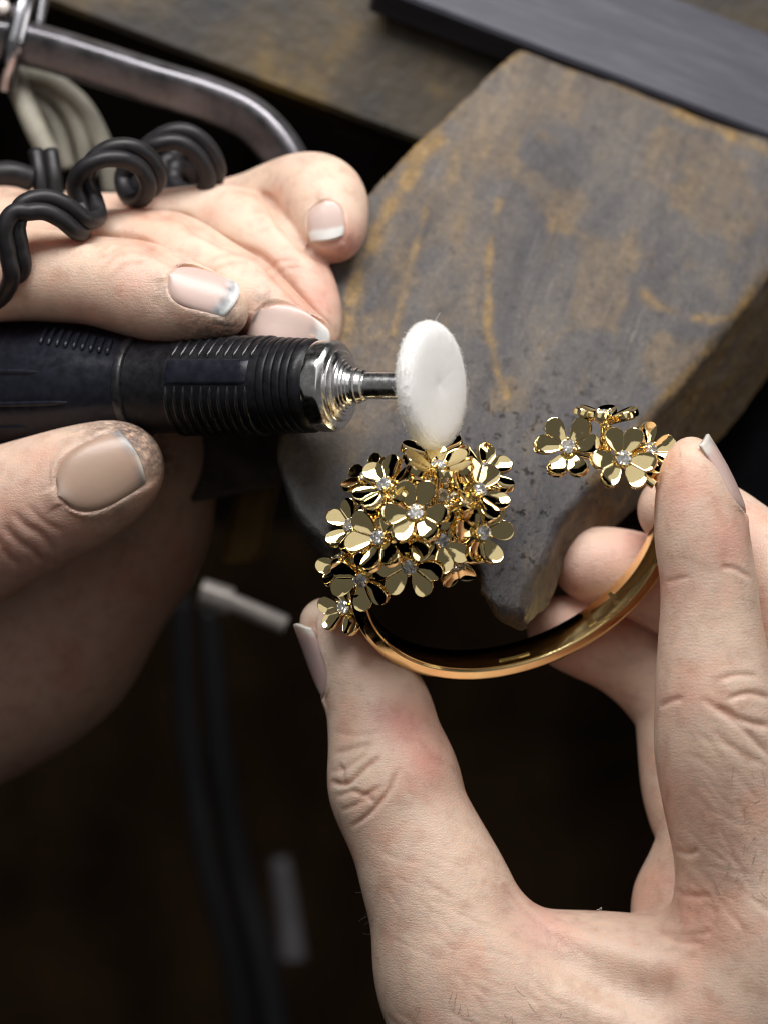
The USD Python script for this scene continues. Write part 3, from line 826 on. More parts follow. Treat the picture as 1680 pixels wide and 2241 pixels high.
t = thing('handpiece', HA + ht * hs(450), 'black rotary handpiece with ribbed grip and chrome nose held in the hand', 'handpiece')
body_p = prof([(-190, 0), (-190, 150), (-60, 147), (40, 143), (110, 139), (170, 133), (230, 123), (275, 114), (300, 110), (303, 106), (303, 0)])
put('handle', t, lathe(HA, HB, body_p, 96), 'black_plastic', smooth=35)
put('collar', t, lathe(HA, HB, prof([(300, 90), (300, 111), (303, 115), (311, 116), (317, 114), (320, 108), (320, 90)]), 96), 'rib_rubber', smooth=40)
grip_p = [(320, 60), (320, 106), (340, 104), (395, 103), (405, 106)] + [(410 + i * 2, 106) for i in range(3)] + [(600, 106)]
for i in range(5):
    x = 606 + i * 17
    grip_p += [(x, 106 - i * 0.8), (x + 2, 102 - i * 0.8), (x + 4, 106 - i * 0.8), (x + 13, 107 - i * 0.8)]
grip_p += [(694, 100), (700, 94), (700, 40)]
put('grip', t, lathe(HA, HB, prof(grip_p), 128), 'black_rubber', smooth=35)
hu = np.cross(ht, [0, 0, 1.0]); hu /= np.linalg.norm(hu)
hw = np.cross(ht, hu)
if hw[2] < 0: hw = -hw
if hu[1] < 0: hu = -hu


def around(X, r, deg):
    """on the handpiece: deg 0 faces the viewer, 90 is up"""
    a = np.radians(deg)
    r = np.asarray(r) * (D - (HA + ht * hs(X))[2]) / D
    return HA + ht * hs(X) + r * (np.cos(a) * hw + np.sin(a) * hu)


for i in range(10):                                     # the grip's ribs, broken by a smooth panel in front
    x = 416 + i * 19
    for a0, a1 in ((32, 140), (-140, -4)):
        th = np.linspace(a0, a1, 26)
        pts = np.array([around(x + 7 * np.sin(np.radians(q)), 105.5, q) for q in th])
        put('rib', t, tube(pts, np.r_[2, np.full(24, 5.6), 2], 8), 'rib_rubber', smooth=True)
pan = []
xs, ds = np.linspace(408, 592, 14), np.linspace(-3, 31, 12)
for x in xs:
    for q in ds:
        e = max(abs(x - 500) / 92, abs(q - 14) / 17)
        pan.append(around(x, 109.5 - 5 * max(0, (e - 0.86) / 0.14) ** 2, q))
g = np.arange(14 * 12).reshape(14, 12)
a, b, c, d = g[:-1, :-1].ravel(), g[1:, :-1].ravel(), g[1:, 1:].ravel(), g[:-1, 1:].ravel()
put('smooth_panel', t, (np.array(pan), np.vstack([np.stack([a, b, c], 1), np.stack([a, c, d], 1)])), 'black_plastic', smooth=True)
bump_m = trimesh.creation.icosphere(2, 1.0)
for i in range(9):                                      # the row of small ridges on top of the handle
    x = 138 + i * 17
    th = np.linspace(38 - i * 0.6, 66 - i * 1.2, 9)
    put('ridge', t, tube(np.array([around(x + 8 - (q - 40) * 0.35, 139 - max(0, x - 150) * 0.18, q) for q in th]), np.r_[1.5, np.full(7, 6.0), 1.5], 8), 'black_plastic', smooth=True)
for x0, x1, q in ((-150, 158, 10), (-150, 212, -19), (-150, 120, -42)):
    xs = np.linspace(x0, x1, 14)
    rr = [np.interp(x, [-190, -60, 40, 110, 170, 230], [150, 147, 143, 139, 133, 123]) for x in xs]
    put('long_ridge', t, tube(np.array([around(x, r - 1.0, q) for x, r in zip(xs, rr)]), np.r_[np.full(13, 6.5), 2], 8), 'black_plastic', smooth=True)
# chrome nut with flats, stepped nose, spindle
nut = []
seg = 96
for x, r0, flat in ((698, 93, 0), (702, 99, 0), (706, 101, 0.5), (712, 102, 1), (728, 102, 1), (734, 101, 0.4), (738, 99, 0), (744, 92, 0), (747, 80, 0), (745, 40, 0)):
    th = np.arange(seg) * 2 * np.pi / seg
    n = 9
    ph = (th + 0.25) % (2 * np.pi / n) - np.pi / n
    r = hr(x, 1.0) * np.minimum(r0, (r0 * 0.965) / np.cos(ph)) if flat else np.full(seg, hr(x, r0))
    if flat: r = r * flat + (1 - flat) * hr(x, r0)
    nut.append(HA + ht * hs(x) + r[:, None] * (np.cos(th)[:, None] * hw + np.sin(th)[:, None] * hu))
nv = np.concatenate(nut)
nf = []
for i in range(len(nut) - 1):
    p = i * seg + np.arange(seg); q = i * seg + (np.arange(seg) + 1) % seg
    nf += [np.stack([p, q, q + seg], 1), np.stack([p, q + seg, p + seg], 1)]
nm = trimesh.Trimesh(nv, np.vstack(nf), process=True); nm.fix_normals()
put('nut', t, nm, 'chrome', smooth=25)
nose = prof([(744, 79), (747, 80), (749, 79), (753, 74), (755, 66), (757, 64), (757.5, 59), (762, 58), (763, 52), (767, 51), (768, 45), (773, 44), (775, 39), (779, 38), (781, 40), (787, 40), (789, 37), (799, 35), (802, 30), (803, 5)])
put('nose', t, lathe_sharp(HA, HB, nose, 96), 'chrome', smooth=True)
put('spindle', t, lathe_sharp(HA, HB, prof([(795, 28), (806, 31), (812, 31), (940, 31), (942, 2)]), 64), 'chrome', smooth=True)

t = thing('felt_wheel', HB, 'white felt polishing wheel on the chrome spindle above the flowers', 'polishing wheel')
wp = []
R0 = 139
s0 = hs(945)
ax_t = ht + np.array([0.0, 0.0, 0.20]) * 0 ; 
for s, r in [(-24, 4), (-26, 30), (-27, 70), (-25.5, 105), (-22, 122), (-16, 132), (-9, 137.5), (-1, 139.5), (7, 138), (14, 133), (19, 124), (22, 108), (22.5, 85), (22.5, 60), (22, 38), (20.5, 18), (19, 8), (18.5, 0.01)]:
    wp.append((s0 + s, r))
wt = np.array([0.87, 0.03, 0.49]); wt /= np.linalg.norm(wt)
fv, ff = lathe(HB - wt * s0, HB - wt * s0 + wt * 1000, wp, 128)
rr = fv - HB
fv = fv + normals(fv, ff) * ((meshkit.fbm(fv * 0.06, 3, 2) - 0.5) * 1.2)[:, None]
put('disc', t, (fv, ff), 'felt', smooth=True)
fn_ = normals(fv, ff)
r6 = np.random.default_rng(17)
pick = r6.choice(len(fv), 9000, p=(lambda q: q / q.sum())(np.linalg.norm(fv - HB, axis=1) ** 22))
fp = []
for i_ in pick:
    g_ = fn_[i_] + r6.normal(0, 0.55, 3)
    L_ = r6.gamma(2.0, 3.4)
    p0 = fv[i_] + r6.normal(0, 1.6, 3) - fn_[i_] * 2
    fp += [p0, p0 + g_ * L_ * 0.55, p0 + g_ * L_ + r6.normal(0, 1.0, 3)]
fz = UsdGeom.BasisCurves.Define(stage, t[0] + '/fuzz')
fz.CreateTypeAttr('linear')
fz.CreatePointsAttr(Vt.Vec3fArray.FromNumpy((world(np.array(fp)) - t[1]).astype(np.float32)))
fz.CreateCurveVertexCountsAttr(Vt.IntArray([3] * len(pick)))
fz.CreateWidthsAttr(Vt.FloatArray([float(0.55 * S)] * len(fp)))
fz.SetWidthsInterpolation('vertex')
UsdShade.MaterialBindingAPI.Apply(fz.GetPrim()).Bind(M['felt_fuzz'])
tag(fz.GetPrim(), kind='stuff')

# ------------------------------------------------------------------ bracelet
rim = np.array([(792, 1384), (848, 1449), (901, 1480), (944, 1497), (1001, 1505), (1074, 1502), (1161, 1484), (1248, 1454), (1324, 1415), (1400, 1347), (1458, 1266), (1502, 1165), (1482, 1070), (768, 1300)], float)
q = (rim - [1100, 1240]) / 300
A = np.stack([q[:, 0] ** 2, q[:, 0] * q[:, 1], q[:, 1] ** 2, q[:, 0], q[:, 1]], 1)
k = np.linalg.lstsq(A, np.ones(len(q)), rcond=None)[0]
Q2 = np.array([[k[0], k[1] / 2], [k[1] / 2, k[2]]])
cen = -np.linalg.solve(Q2, k[3:] / 2)
lam, vec = np.linalg.eigh(Q2 / (1 + cen @ Q2 @ cen))
axes = 300 / np.sqrt(lam)
RC = cen * 300 + [1100, 1240]
e_major = vec[:, 0] * np.sign(vec[0, 0])
e_minor = np.array([-e_major[1], e_major[0]])
TAU = math.radians(37)
RD = 120.0
RC3 = C(RC[0], RC[1], RD)
E1 = np.array([e_major[0], -e_major[1], 0.0])
sgn = 1 if e_minor[1] > 0 else -1                       # E2 points down in the picture and away
E2 = np.array([e_minor[0] * sgn * math.cos(TAU), -e_minor[1] * sgn * math.cos(TAU), -math.sin(TAU)])
EN = np.cross(E1, E2)
if EN[2] < 0: EN = -EN
kk = (D + RD) / D
RA, RB = axes[0] * kk, axes[1] * kk / math.cos(TAU)


def ring(deg, inset=0.0, along=0.0):
    a = np.radians(deg)
    p = RC3 + np.outer(np.cos(a), E1) * (RA - inset) + np.outer(np.sin(a), E2) * (RB - inset)
    return p + EN * along


t = thing('bracelet', RC3, 'gold bangle set with mirror-polished diamond flowers held between thumb and index finger', 'bracelet')
BR = t
BW, BT = 84.0, 33.0
degs = np.linspace(-12, 196, 160)                       # open at the top, between the two groups of flowers
secs = []
for i in range(28):                                     # rounded band section: (outward, along the ring's axis)
    pass
cs = []
for cx, cy, a0 in ((BT / 2 - 11, -11, 0), (-BT / 2 + 5, -5, 90)):
    rr_ = 11 if cx > 0 else 5
    for a_ in np.radians(np.linspace(a0, a0 + 90, 8)):
        cs.append((cx + rr_ * np.cos(a_), cy + rr_ * np.sin(a_)))
for q_ in np.linspace(0.06, 0.94, 13):                  # the inside is gently crowned
    cs.append((-BT / 2 - 9 * math.sin(math.pi * q_), -BW * q_))
for cx, cy, a0 in ((-BT / 2 + 5, -BW + 5, 180), (BT / 2 - 11, -BW + 11, 270)):
    rr_ = 11 if cx > 0 else 5
    for a_ in np.radians(np.linspace(a0, a0 + 90, 8)):
        cs.append((cx + rr_ * np.cos(a_), cy + rr_ * np.sin(a_)))
cs = np.array(cs)
n = len(cs)
ctr = ring(degs, BT / 2)
tg = np.gradient(ctr, axis=0); tg /= np.linalg.norm(tg, axis=1, keepdims=True)
outw = np.cross(tg, EN)
outw *= np.sign((outw * (ctr - RC3)).sum(1))[:, None]
bv = np.concatenate([ctr[i] + cs[:, :1] * outw[i] + cs[:, 1:] * EN for i in range(len(ctr))] + [ctr[:1] - EN * BW / 2, ctr[-1:] - EN * BW / 2])
bf = []
for i in range(len(ctr) - 1):
    a = i * n + np.arange(n); b = i * n + (np.arange(n) + 1) % n
    bf += [np.stack([a, b, b + n], 1), np.stack([a, b + n, a + n], 1)]
a, b = np.arange(n), (np.arange(n) + 1) % n
bf += [np.stack([b, a, np.full(n, len(bv) - 2)], 1), np.stack([a + (len(ctr) - 1) * n, b + (len(ctr) - 1) * n, np.full(n, len(bv) - 1)], 1)]
bm = trimesh.Trimesh(bv, np.vstack(bf), process=False); bm.fix_normals()
put('band', t, bm, 'gold_satin', smooth=45)
for d0, d1, w0, w1 in ((72, 75, 16, 56), (60, 62, 16, 60), (100, 112, 18, 44)):          # plates added inside the band to make glints
    dd = np.linspace(d0, d1, 8)
    o_, i_ = ring(dd, BT - 2), ring(dd, BT + 12)
    v_ = np.concatenate([i_ - EN * w0, i_ - EN * w1, o_ - EN * w0, o_ - EN * w1])
    f_ = []
    for r_ in ((0, 8), (8, 24), (24, 16), (16, 0)):
        a = np.arange(7)
        f_ += [np.stack([r_[0] + a, r_[0] + a + 1, r_[1] + a + 1], 1), np.stack([r_[0] + a, r_[1] + a + 1, r_[1] + a], 1)]
    for j in (0, 7):
        f_ += [np.array([[j, j + 8, j + 24], [j, j + 24, j + 16]])]
    hm = trimesh.Trimesh(v_, np.vstack(f_), process=False); hm.fix_normals()
    put('glint_plate', t, hm, 'gold', smooth=20)

# one petal: a heart of two lobes folded along its middle, mirror-flat on top with a rounded rim
lobe = spline([(0.14, 0.0), (0.50, 0.0), (0.80, 0.0), (0.93, 0.075), (1.01, 0.20), (1.03, 0.36), (0.985, 0.51), (0.88, 0.61), (0.73, 0.645), (0.54, 0.575), (0.34, 0.40), (0.16, 0.15)], 4)[:-1]
lobe = np.vstack([lobe])


def petal(fold, lift, dish=0.035, th=0.20):
    """heart petal along +x, in units of its length"""
    parts = []
    for s in (1, -1):
        L = lobe * [1, s]
        if s < 0: L = L[::-1]
        c = np.array([0.66, 0.30 * s])
        n = len(L)

        def ringv(scale, z):
            q = c + (L - c) * scale
            return np.column_stack([q, np.full(n, z)])
        rings = [ringv(0.30, -dish), ringv(0.60, -dish * 0.70), ringv(0.82, -dish * 0.2), ringv(0.905, 0.0), ringv(0.94, 0.006), ringv(0.965, 0.0), ringv(0.988, -0.018), ringv(1.0, -0.055), ringv(0.995, -th + 0.03), ringv(0.97, -th), ringv(0.4, -th - 0.01)]
        v = np.vstack([[[*c, -dish * 1.1]]] + rings + [[[*c, -th - 0.012]]])
        f = [[0, 1 + i, 1 + (i + 1) % n] for i in range(n)]
        for k in range(len(rings) - 1):
            for i in range(n):
                a, b = 1 + k * n + i, 1 + k * n + (i + 1) % n
                f += [[a, a + n, b + n], [a, b + n, b]]
        last = len(v) - 1
        f += [[last, 1 + (len(rings) - 1) * n + (i + 1) % n, 1 + (len(rings) - 1) * n + i] for i in range(n)]
        # fold up about the x axis
        a = fold * s
        y, z = v[:, 1].copy(), v[:, 2].copy()
        v[:, 1] = y * math.cos(a) - z * math.sin(a)
        v[:, 2] = y * math.sin(a) + z * math.cos(a)
        parts.append((v, np.array(f)))
    v, f = join(*parts)
    x, z = v[:, 0].copy(), v[:, 2].copy()
    v[:, 0] = x * math.cos(lift) - z * math.sin(lift)
    v[:, 2] = x * math.sin(lift) + z * math.cos(lift)
    return v, f


def gem(r):
    """a round brilliant: table, crown and pavilion"""
    n = 16
    a = np.arange(n) * 2 * np.pi / n
    def rg(rad, z, o=0.0): return np.column_stack([rad * np.cos(a + o), rad * np.sin(a + o), np.full(n, z)])
    al = a[::2]
    table = np.column_stack([0.55 * np.cos(al), 0.55 * np.sin(al), np.full(8, 0.33)])
    star = np.column_stack([0.80 * np.cos(al + np.pi / 8), 0.80 * np.sin(al + np.pi / 8), np.full(8, 0.20)])
    pts = np.vstack([table, star, rg(1, 0.03), rg(1, -0.03), np.column_stack([0.55 * np.cos(al + np.pi / 8), 0.55 * np.sin(al + np.pi / 8), np.full(8, -0.46)]), [[0, 0, -0.86]]])
    import manifold3d as mf
    m_ = mf.Manifold.hull_points(pts * r).to_mesh()
    return np.array(m_.vert_properties[:, :3]), np.array(m_.tri_verts)


frng = np.random.default_rng(31)


def flower(X, Y, d, out, spin, size=70, stem=90, pave=False, lifts=(17, 17, 17), folds=(11, 11, 11)):
    """a three-petalled flower with its stone seen at X, Y; out: the way it faces (right, up, to the viewer)"""
    o = C(X, Y, d)
    N = np.array(out, float); N /= np.linalg.norm(N)
    U = np.array([0, 1.0, 0]) - N * N[1]
    if np.linalg.norm(U) < 0.2: U = np.array([0, 0, -1.0]) - N * N[2] * -1
    U /= np.linalg.norm(U)
    R_ = np.cross(U, N)
    B = np.stack([R_, U, N])
    def at(v): return o + np.asarray(v) @ B
    zc = -0.20 * size                                 # petals spring from below the stone
    parts = [tube(np.array([[0, 0, zc - stem], [0, 0, zc - 6]]), 8, 12), lathe([0, 0, zc - 16], [0, 0, 10], [(0, 6), (3, 13), (12, 11), (20, 15), (24, 14), (24, 9), (16, 4)], 20)]
    for k in range(3):
        a = math.radians(spin + 60 + 120 * k)
        c, s = math.cos(a), math.sin(a)
        parts.append(tube(np.array([[c * 8, s * 8, zc - 4], [c * 15, s * 15, -8], [c * 17.5, s * 17.5, 2], [c * 16, s * 16, 7]]), [4, 4, 4.2, 3.6], 8))
        b = trimesh.creation.icosphere(1, 4.6); b.apply_translation([c * 15.5, s * 15.5, 7])
        parts.append(b)
    v, f = join(*parts)
    fl = put('flower', BR, (at(v), f), 'gold', smooth=40)
    for k in range(3):
        lf_, fo_ = lifts[k] + frng.normal(0, 4), folds[k] + frng.normal(0, 3.5)
        v, f = petal(math.radians(fo_), math.radians(lf_))
        v = v * size
        a = math.radians(spin + 120 * k)
        c, s = math.cos(a), math.sin(a)
        v = np.column_stack([v[:, 0] * c - v[:, 1] * s, v[:, 0] * s + v[:, 1] * c, v[:, 2] + zc])
        put('petal', fl, (at(v), f), 'gold', smooth=28)
        if pave:
            for sg in (1, -1):
                for px_, py_ in ((0.45, 0.2), (0.62, 0.14), (0.62, 0.34), (0.8, 0.12), (0.8, 0.28), (0.78, 0.44), (0.93, 0.22)):
                    gv, gf = gem(6.2)
                    q_ = np.array([px_ * size, sg * py_ * size])
                    fz = abs(q_[1]) * math.sin(math.radians(folds[k])) + q_[0] * math.sin(math.radians(lifts[k])) + zc + 1
                    gv = gv + [q_[0] * math.cos(math.radians(lifts[k])), q_[1], fz]
                    gv = np.column_stack([gv[:, 0] * c - gv[:, 1] * s, gv[:, 0] * s + gv[:, 1] * c, gv[:, 2]])
                    put('diamond', fl, (at(gv), gf), 'diamond')
    gv, gf = gem(17)
    put('diamond', fl, (at(gv + [0, 0, 3]), gf), 'diamond')
    return o


DC, DR = C(930, 1140, 125), 225.0                      # the flowers of the large group stand round a point inside it


def dome(X, Y, spin, tilt=(0, 0, 0), sink=0.0, size=70, **kw):
    dx, dy = X - 930, Y - 1140
    rr_ = min(np.hypot(dx, dy), DR * 0.99)
    dz = math.sqrt(DR ** 2 - rr_ ** 2)
    nrm = np.array([dx, -dy, dz]) / DR + np.array(tilt)
    flower(X, Y, 125 - dz + sink, nrm, spin, size, **kw)


dome(909, 1121, 90, (0, 0.10, 0.1), 0)
dome(959, 1018, 60, (0, 0.75, -0.15), 10, size=76)
dome(840, 1060, 115, (-0.15, 0.30, 0), 15)
dome(1049, 1071, 66, (0.15, 0.2, 0.1), 15, size=72)
dome(1057, 1166, 30, (0.0, 0.1, 0.2), 25, size=70)
dome(966, 1183, 62, (0.1, -0.05, 0.1), 55, size=70)
dome(827, 1176, 165, (-0.05, 0.35, 0.1), 15, size=74)
dome(895, 1241, 85, (-0.05, 0.1, 0.2), 40, size=70)
dome(789, 1270, 170, (0.15, 0.0, 0.7), 40, size=70)
flower(751, 1329, 150, (-0.5, 0.1, 0.8), 80, 62)
flower(1064, 1026, 130, (0.45, 0.55, 0.6), 40, 70)
flower(766, 1150, 120, (-0.45, 0.35, 0.75), 130, 62)
flower(742, 1228, 140, (-0.55, 0.2, 0.7), 100, 58)
flower(950, 985, 110, (-0.05, 0.9, 0.5), 20, 72)
flower(800, 1040, 120, (-0.5, 0.6, 0.4), 70, 60)
flower(1000, 1240, 160, (0.3, -0.8, 0.5), 60, 64)
flower(850, 1200, 110, (-0.2, -0.4, 0.8), 40, 60)
flower(968, 1086, 40, (0.2, 0.25, 0.9), 95, 58, pave=True)
gal = trimesh.creation.icosphere(3, 1.0)
gvv = np.array(gal.vertices)
gvv = gvv * (112 + 34 * (meshkit.fbm(gvv * 4.0, 3, 8)[:, None] - 0.5)) * [1.05, 1.0, 0.8] + C(915, 1150, 140)
put('gold_filler', BR, (gvv, np.array(gal.faces)), 'gold_satin', smooth=30)  # added core: hides the pin behind and gives the petals golden reflections
# the small group
flower(1242, 977, 0, (-0.10, 0.30, 0.92), 30, 70, stem=70)
flower(1324, 905, 0, (0.04, 0.97, 0.2), 95, 70, stem=95, lifts=(16, 16, 16))
flower(1364, 1003, -45, (0.06, 0.12, 0.98), 88, 68, stem=70)
flower(1423, 984, 45, (0.45, 0.35, 0.75), -10, 62, stem=60)
for a_, b_ in (((1246, 985, 45), (1330, 1004, 50)), ((1322, 1000, 45), (1372, 1016, 30)), ((1362, 1012, 30), (1432, 1060, 20)), ((1324, 930, 10), (1324, 1002, 42)), ((1418, 1002, 40), (1425, 1052, 30))):
    put('branch', BR, tube(np.array([C(*a_), C(*b_)]), 12, 16), 'gold', smooth=30)
for a_, b_ in (((800, 1330, 140), (790, 1240, 130)), ((790, 1250, 130), (870, 1150, 110)), ((870, 1150, 110), (960, 1060, 100)), ((960, 1060, 100), (1050, 1090, 110)), ((880, 1150, 110), (980, 1170, 120)), ((860, 1150, 110), (900, 1230, 120))):
    put('branch', BR, tube(np.array([C(*a_), C(*b_)]), 13, 14), 'gold', smooth=30)

# ------------------------------------------------------------------ the hand that holds the handpiece
def back(rows):
    return [(x, y, d + max(0.0, 900 - x) / 1145 * 160, r) for x, y, d, r in rows]


LH = Body([(back(P_), k_, o_) for P_, k_, o_ in [
    ([(-280, 610, 300, 130), (-290, 580, 430, 140), (-280, 620, 560, 150), (-300, 700, 600, 150)], 30, 25),
    ([(-260, 640, 250, 105), (-80, 608, 252, 100), (60, 600, 248, 97), (130, 606, 242, 93), (200, 613, 232, 92), (290, 629, 214, 100), (345, 645, 200, 97), (400, 661, 186, 86), (450, 674, 172, 71), (492, 684, 160, 50)], 14, 2.5),
    ([(-200, 520, 380, 104.5), (60, 520, 385, 85.5), (200, 540, 385, 80.8), (300, 548, 375, 87.4), (380, 560, 360, 90.2), (470, 606, 335, 81.7), (540, 648, 305, 79.8), (600, 690, 280, 66.5), (655, 722, 260, 49.4), (690, 738, 249, 36.1)], 14, 2.5),
    ([(-60, 500, 560, 95.0), (200, 505, 559, 80.8), (340, 500, 548, 79.8), (430, 488, 532, 77.9), (505, 492, 510, 81.7), (580, 545, 470, 83.6), (640, 605, 438, 77.9), (680, 670, 409, 62.7), (690, 730, 385, 53.2)], 14, 2.5),
    ([(250, 510, 670, 85), (420, 480, 655, 72), (540, 450, 630, 66), (610, 428, 592, 72), (665, 418, 550, 80), (705, 438, 505, 92), (722, 485, 462, 78), (728, 510, 435, 62)], 14, 2.5),
    ([(-260, 1260, 260, 190), (-80, 1170, 230, 168), (20, 1128, 205, 150), (110, 1092, 180, 139), (190, 1060, 165, 128), (240, 1034, 160, 108), (262, 1022, 160, 92)], 14, 30),
    ([(-300, 700, 520, 150), (-320, 1000, 680, 260), (-200, 1250, 720, 280), (-60, 1330, 720, 265), (60, 1250, 720, 268), (190, 1150, 720, 240), (240, 1020, 720, 215)], 60, 60),
    ([(-400, 1500, 760, 330), (-150, 1450, 740, 285), (60, 1350, 730, 270)], 60, 60),
]])
LM = LH.mesh(5.5, lo=np.array([-1640.0, -900, -1200]))
LM = main_piece(*LM)
lv, lf = relax(*LM, 2), LM[1]
Lnails = [
    (Nail(LH, 437, 645, 200, (0.72, -0.55, -0.42), (0.24, 0.58, 0.78), 158, 112, white=0.74, extend=0.08, dirt=1.0, pink=(0.60, 0.42, 0.37), edge=(0.80, 0.79, 0.76)), 'clear-polished nail with chipped dirty white tip on the index finger'),
    (Nail(LH, 642, 690, 210, (0.79, -0.56, -0.26), (0.27, 0.60, 0.75), 172, 92, white=0.70, extend=0.14, dirt=0.5, pink=(0.62, 0.44, 0.385), edge=(0.78, 0.76, 0.72)), 'long pale nail with white tip on the middle finger'),
    (Nail(LH, 718, 462, 345, (0.12, -0.95, 0.3), (0.10, 0.28, 0.95), 96, 86, white=0.52, extend=0.0, pink=(0.60, 0.43, 0.38), edge=(0.80, 0.78, 0.74)), 'short white-tipped nail on the little finger'),
    (Nail(LH, 219, 1036, 160, (0.80, 0.42, 0.1), (-0.16, -0.12, 0.98), 190, 150, white=0.97, extend=0.0, dirt=0.8, pink=(0.42, 0.275, 0.205)), 'broad short thumb nail with grimy edge'),
]
Lnails[1][0].taper = 0.30
for nl, _ in Lnails:
    lv = nl.press(lv, normals(lv, lf))
lines = [([(300, 470), (395, 474), (432, 502), (506, 538), (572, 563), (625, 620), (690, 690), (740, 735)], 12, 17, 0), ([(60, 540), (200, 520), (304, 528), (365, 566), (431, 592), (480, 622), (520, 660)], 12, 16, 0), ([(560, 425), (588, 438), (618, 490), (660, 534), (709, 566), (760, 566)], 12, 15, 0),
         ([(232, 560), (262, 540), (300, 534), (330, 545)], 7, 4, 2), ([(222, 590), (250, 560), (290, 548), (330, 560)], 6, 3, 2), ([(240, 610), (272, 580), (310, 572)], 6, 2.5, 1),
         ([(455, 575), (480, 560), (520, 556), (560, 566)], 6, 3, 1), ([(470, 590), (500, 574), (540, 574)], 6, 2.5, 1),
         ([(585, 590), (610, 572), (650, 570)], 6, 3, 1), ([(600, 606), (625, 588), (660, 586)], 5, 2, 1),
         ([(30, 1120), (55, 1150), (90, 1170), (120, 1210)], 9, 6, 3), ([(10, 1150), (40, 1185), (70, 1205), (95, 1232)], 9, 6, 3), ([(60, 1105), (95, 1140), (140, 1165)], 7, 3, 2), ([(-10, 1170), (15, 1215), (45, 1240)], 9, 5, 2)]
lv = crease(lv, normals(lv, lf), lines)
lx, ly = seen(lv)
lc = skin_color(lv, [(100, 1400, 260, (0.40, 0.23, 0.18), 0.62), (350, 1250, 200, (0.40, 0.23, 0.18), 0.62), (-100, 1550, 250, (0.40, 0.23, 0.18), 0.6), (300, 600, 60, RED, 0.25), (470, 735, 70, (0.45, 0.26, 0.19), 0.5), (760, 540, 60, RED, 0.65), (700, 660, 70, RED, 0.45), (600, 580, 50, RED, 0.25), (500, 500, 60, PALE, 0.4), (500, 600, 60, PALE, 0.3), (640, 420, 50, PALE, 0.3),  # first three spots paint the shade of the palm into its skin
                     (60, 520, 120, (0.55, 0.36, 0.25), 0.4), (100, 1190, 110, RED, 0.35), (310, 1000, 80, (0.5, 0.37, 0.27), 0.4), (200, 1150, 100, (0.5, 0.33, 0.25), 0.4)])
for ln_ in [l_[0] for l_ in lines[:3]]:                # shade in the gaps between fingers, painted as a brownish tint
    w_ = 0.35 * np.exp(-(line_distance(lx, ly, spline(ln_, 4))[0] / 11) ** 2)[:, None]
    lc = lc * (1 - w_) + np.array((0.45, 0.25, 0.17)) * w_
for ln_, w0_, dp_, _r in lines[3:]:
    w_ = 0.35 * np.exp(-(line_distance(lx, ly, spline(ln_, 4))[0] / 6) ** 2)[:, None]
    lc = lc * (1 - w_) + np.array((0.42, 0.24, 0.18)) * w_
lc = grime(lv, lc, [(500, 720, 45, 0.75), (440, 740, 60, 0.45), (285, 945, 70, 0.75), (340, 1010, 50, 0.6), (200, 925, 50, 0.35), (150, 1060, 40, 0.3), (350, 640, 30, 0.35), (575, 650, 25, 0.4), (250, 1110, 60, 0.35)])
HAND1 = thing('hand', C(100, 700, 250), 'hand at the left gripping the black handpiece, thumb below and grimy fingertips', 'hand', 'hands of the person at work')
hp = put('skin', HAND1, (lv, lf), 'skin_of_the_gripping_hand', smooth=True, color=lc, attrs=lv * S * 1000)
for nl, lab in Lnails:
    nl.build(HAND1, lab)

# ------------------------------------------------------------------ the hand that holds the bracelet
RH = Body([
    ([(712, 1362, 290, 54), (732, 1402, 292, 70), (768, 1445, 296, 82), (800, 1490, 290, 95), (824, 1535, 282, 105), (836, 1580, 272, 112), (843, 1625, 262, 117), (856, 1680, 250, 132), (865, 1725, 240, 140), (888, 1790, 228, 134), (916, 1850, 215, 138), (940, 1910, 205, 148), (968, 1980, 195, 158), (1000, 2080, 185, 173), (1044, 2200, 175, 190), (1090, 2330, 170, 205)], 14, 45),
    ([(1000, 2130, 190, 165), (1130, 2190, 200, 185), (1300, 2235, 205, 222), (1450, 2250, 190, 225), (1600, 2230, 160, 240)], 40, 60),
    ([(1513, 1004, 10, 47), (1520, 1050, 8, 74), (1526, 1110, 8, 88), (1536, 1180, 10, 98), (1548, 1260, 12, 98), (1553, 1320, 14, 101), (1556, 1400, 16, 110), (1562, 1480, 16, 121), (1570, 1550, 16, 131), (1580, 1640, 30, 143), (1602, 1750, 50, 146), (1632, 1850, 70, 154), (1655, 1930, 90, 172), (1680, 2050, 110, 215), (1640, 2200, 140, 235)], 14, 40),
    ([(1790, 1900, 240, 160), (1750, 1600, 200, 130), (1720, 1380, 190, 110), (1690, 1262, 210, 98), (1636, 1190, 262, 84), (1560, 1130, 310, 76), (1490, 1110, 320, 74), (1468, 1118, 318, 70)], 16, 10),
    ([(1740, 1700, 420, 130), (1660, 1450, 430, 108), (1560, 1345, 440, 98), (1480, 1300, 440, 93), (1400, 1262, 434, 89), (1330, 1244, 430, 84), (1285, 1236, 428, 74)], 16, 3),
    ([(1640, 1800, 440, 140), (1560, 1640, 450, 105), (1490, 1560, 470, 92), (1424, 1486, 480, 84), (1350, 1432, 480, 80), (1280, 1400, 470, 79), (1226, 1378, 460, 73)], 16, 3),
    ([(1470, 1520, 470, 78), (1484, 1640, 440, 82), (1500, 1730, 400, 88), (1530, 1815, 370, 92)], 20, 4),
    ([(1600, 1800, 330, 130), (1512, 1935, 330, 98), (1498, 2000, 310, 106), (1560, 2150, 260, 160)], 30, 4),
], carve=[(C(*np.array([(1150, 1985, 45), (1245, 2085, 20), (1330, 2140, -5), (1420, 2180, -35)], float).T).astype(np.float32), 44, 55)])
RM = RH.mesh(5.0, lo=np.array([-900.0, -1650, -900]), hi=np.array([1330.0, 900, 900]))
RM = main_piece(*RM)
